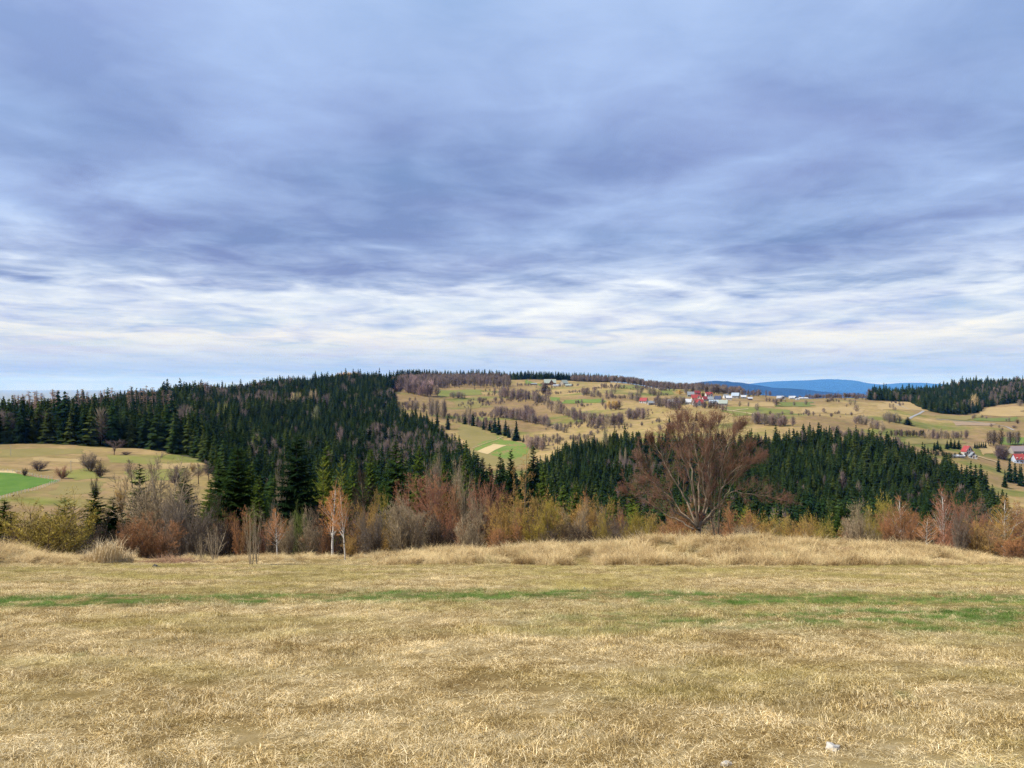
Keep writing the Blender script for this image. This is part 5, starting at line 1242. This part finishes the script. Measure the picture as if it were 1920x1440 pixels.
def meadow_grass():
    g = np.random.default_rng(400)
    NGr = inst_group('short_grass', [grass_clump(410+i, 105, .17, .018, .046+.012*(i % 3), .0042, 1.2+.6*(i % 2), M['grass']) for i in range(6)])
    P = []; S = []
    for d0, d1, dens, sc_ in ((3.2, 7, 74, .85), (7, 12, 50, .95), (12, 20, 27, 1.15), (20, 32, 14, 1.3), (32, 56, 8, 1.5)):
        n = int(dens*(d1*d1-d0*d0)*.5*1.56); y = np.sqrt(g.uniform(d0*d0, d1*d1, n)); x = g.uniform(-.78, .78, n)*y
        P.append(np.stack([x, y], 1)); S.append(np.full(n, sc_))
    P = np.concatenate(P); S = np.concatenate(S)*g.uniform(.65, 1.3, len(P))
    nz = fbm(P[:, 0]*1.3, P[:, 1]*1.3, 3); hz = .30+.85*np.clip((nz-.35)*2.6, 0, 1); tus = g.random(len(P)) < .07; hz = np.where(tus, hz*1.9+.3, hz); S = np.where(tus, S*.75, S); ok = (fbm(P[:, 0]*.8+3, P[:, 1]*.8, 4) > .20); hz = hz*(.55+.45*np.clip((fbm(P[:, 0]*.8+3, P[:, 1]*.8, 4)-.3)*8, 0, 1)); P, S, hz = P[ok], S[ok], hz[ok]
    n = len(P); z = H(P[:, 0], P[:, 1])
    o = scatter('meadow_grass', NGr, np.stack([P[:, 0], P[:, 1], z], 1), g.integers(0, 6, n), np.stack([g.normal(0, .08, n)-.0, g.normal(0, .08, n), g.uniform(0, 6.28, n)], 1), np.stack([S, S, S*hz], 1))
    tag(o, 'short straw-coloured meadow grass with a greener strip, filling the foreground', 'grass')
    # tall dry grass along the crest and over the mound
    NGt = inst_group('tall_grass', [grass_clump(430+i, 90, .30, .22, .75, .012, .9+.4*(i % 2), M['drygrass']) for i in range(5)])
    px = g.uniform(-150, 2060, 15000); D = g.uniform(44, 62, 15000); x = (px-960)/F*D
    m = np.clip((np.interp(px, CREST[:, 0], 1058-CREST[:, 1]))/26, .10, 1.0); lim = 47.5-2.0*m+(fbm(x*.15, D*.15, 2)-.5)*3
    lim = lim+g.exponential(1.2, len(px))-.8; keep = (D > np.where(px > 700, lim, np.where(px < 170, 46, 53.5))) & (fbm(x*.5, D*.5, 3) > .43)
    px, D, x, m = px[keep], D[keep], x[keep], m[keep]; n = len(x); s = g.uniform(.55, 1.15, n)*(.55+.55*m)
    o = scatter('tall_dry_grass', NGt, np.stack([x, D, H(x, D)], 1), g.integers(0, 5, n), np.stack([g.normal(0, .15, n), g.normal(0, .15, n), g.uniform(0, 6.28, n)], 1), np.stack([s*1.1, s*1.1, s*g.uniform(.6, 1.2, n)], 1))
    tag(o, 'tall bleached grass along the crest of the meadow and over the mound', 'grass')
    # one big pale tuft
    pale = mat_simple('bleached_straw', (.66, .51, .29), .9, 6.0, .35)
    for px, D, sx, sz, lb in ((203, 50, 1.6, 1.9, 'big pale tuft of tall straw grass in front of the bramble thicket'), (180, 51, 1.3, 1.4, 'smaller tuft of straw grass left of the big pale tuft'), (232, 51, 1.2, 1.3, 'smaller tuft of straw grass right of the big pale tuft')):
        me = grass_clump(int(px), 700, .62, .5, 1.7, .016, .42, pale)
        tag(link('grass_tuft', me, None, at(px, D), 0, (sx*.8, sx*.8, sz*.62)), lb, 'grass tuft')
    # brown bramble mat
    bm = mat_simple('dead_bramble', (.26, .15, .085), .9, 2.0, .5)
    for px, D, w, hh, lb in ((318, 49, 2.3, 1.1, 'flattened reddish bramble heap at the meadow edge right of the pale tuft'), (1570, 52, 1.6, .55, 'reddish dead bramble patch on the right end of the mound'), (1620, 53, 1.2, .5, 'small dead bramble patch right beside the larger one on the mound')):
        rr = random.Random(int(px)); S = Soup()
        for i in range(900):
            a = rr.random()*6.283; r = math.sqrt(rr.random()); b = Vector((math.cos(a)*r, math.sin(a)*r*.6, 0)); t = rr.random()*6.283
            S.add(b, b+Vector((math.cos(t)*.28, math.sin(t)*.28, rr.uniform(.1, .9)*(1.1-r))), .007, 0, 3)
        tag(link('bramble_heap', S.mesh('bramble_heap', bm), None, at(px, D), 0, (w, w, hh)), lb, 'bramble')
meadow_grass()

def stone(px, row, wpx, col, label, seed):
    D = 1.6/((row-720)/F-.2); rr = random.Random(seed); s = wpx*D/F/2
    import bmesh
    bm = bmesh.new(); bmesh.ops.create_icosphere(bm, subdivisions=2, radius=1)
    for v in bm.verts:
        n = v.co.normalized(); k = 1+.22*math.sin(n.x*4+seed)+.16*math.sin(n.y*6+n.z*5)+rr.gauss(0, .06); v.co = Vector((n.x*k, n.y*k*.7, n.z*k*.55))
    me = bpy.data.meshes.new('stone'); bm.to_mesh(me); bm.free(); me.materials.append(mat_simple('pale_limestone', col, .9, 3.0, .4))
    p = at(px, D); p.z += s*.12; o = link('stone', me, None, p, .6, (s, s, s)); o.rotation_euler = (.25, .1, .5); tag(o, label, 'stone')
stone(1562, 1406, 32, (.42, .39, .34), 'pale weathered stone lying in the grass at the lower right', 3)
stone(1362, 1436, 22, (.45, .40, .32), 'little pale stone at the bottom rim of the meadow', 5)
stone(1096, 1106, 11, (.25, .235, .21), 'small grey stone beyond the green strip in mid meadow', 8)
stone(292, 1064, 16, (.06, .055, .05), 'dark rock half buried beside the bramble heap', 9)

# ------------------------------------------------------------------ the air
def haze():
    me = bpy.data.meshes.new('haze'); a, b, y0, y1, z0, z1 = -62000, 62000, -2500, 61500, -462, 420
    v = [(a, y0, z0), (b, y0, z0), (b, y1, z0), (a, y1, z0), (a, y0, z1), (b, y0, z1), (b, y1, z1), (a, y1, z1)]
    me.from_pydata(v, [], [(3, 2, 1, 0), (4, 5, 6, 7), (0, 1, 5, 4), (1, 2, 6, 5), (2, 3, 7, 6), (3, 0, 4, 7)])
    m = bpy.data.materials.new('haze_air'); m.use_nodes = True; t = NT(m.node_tree)
    pv = t.add('ShaderNodeVolumePrincipled'); pv.inputs['Density'].default_value = 2.1e-5; pv.inputs['Color'].default_value = (.09, .33, 1.0, 1); pv.inputs['Absorption Color'].default_value = (1, 1, 1, 1); pv.inputs['Anisotropy'].default_value = 0.0
    o = t.add('ShaderNodeOutputMaterial'); t.l.new(pv.outputs[0], o.inputs['Volume']); me.materials.append(m)
    tag(link('haze', me), kind='stuff')
haze()
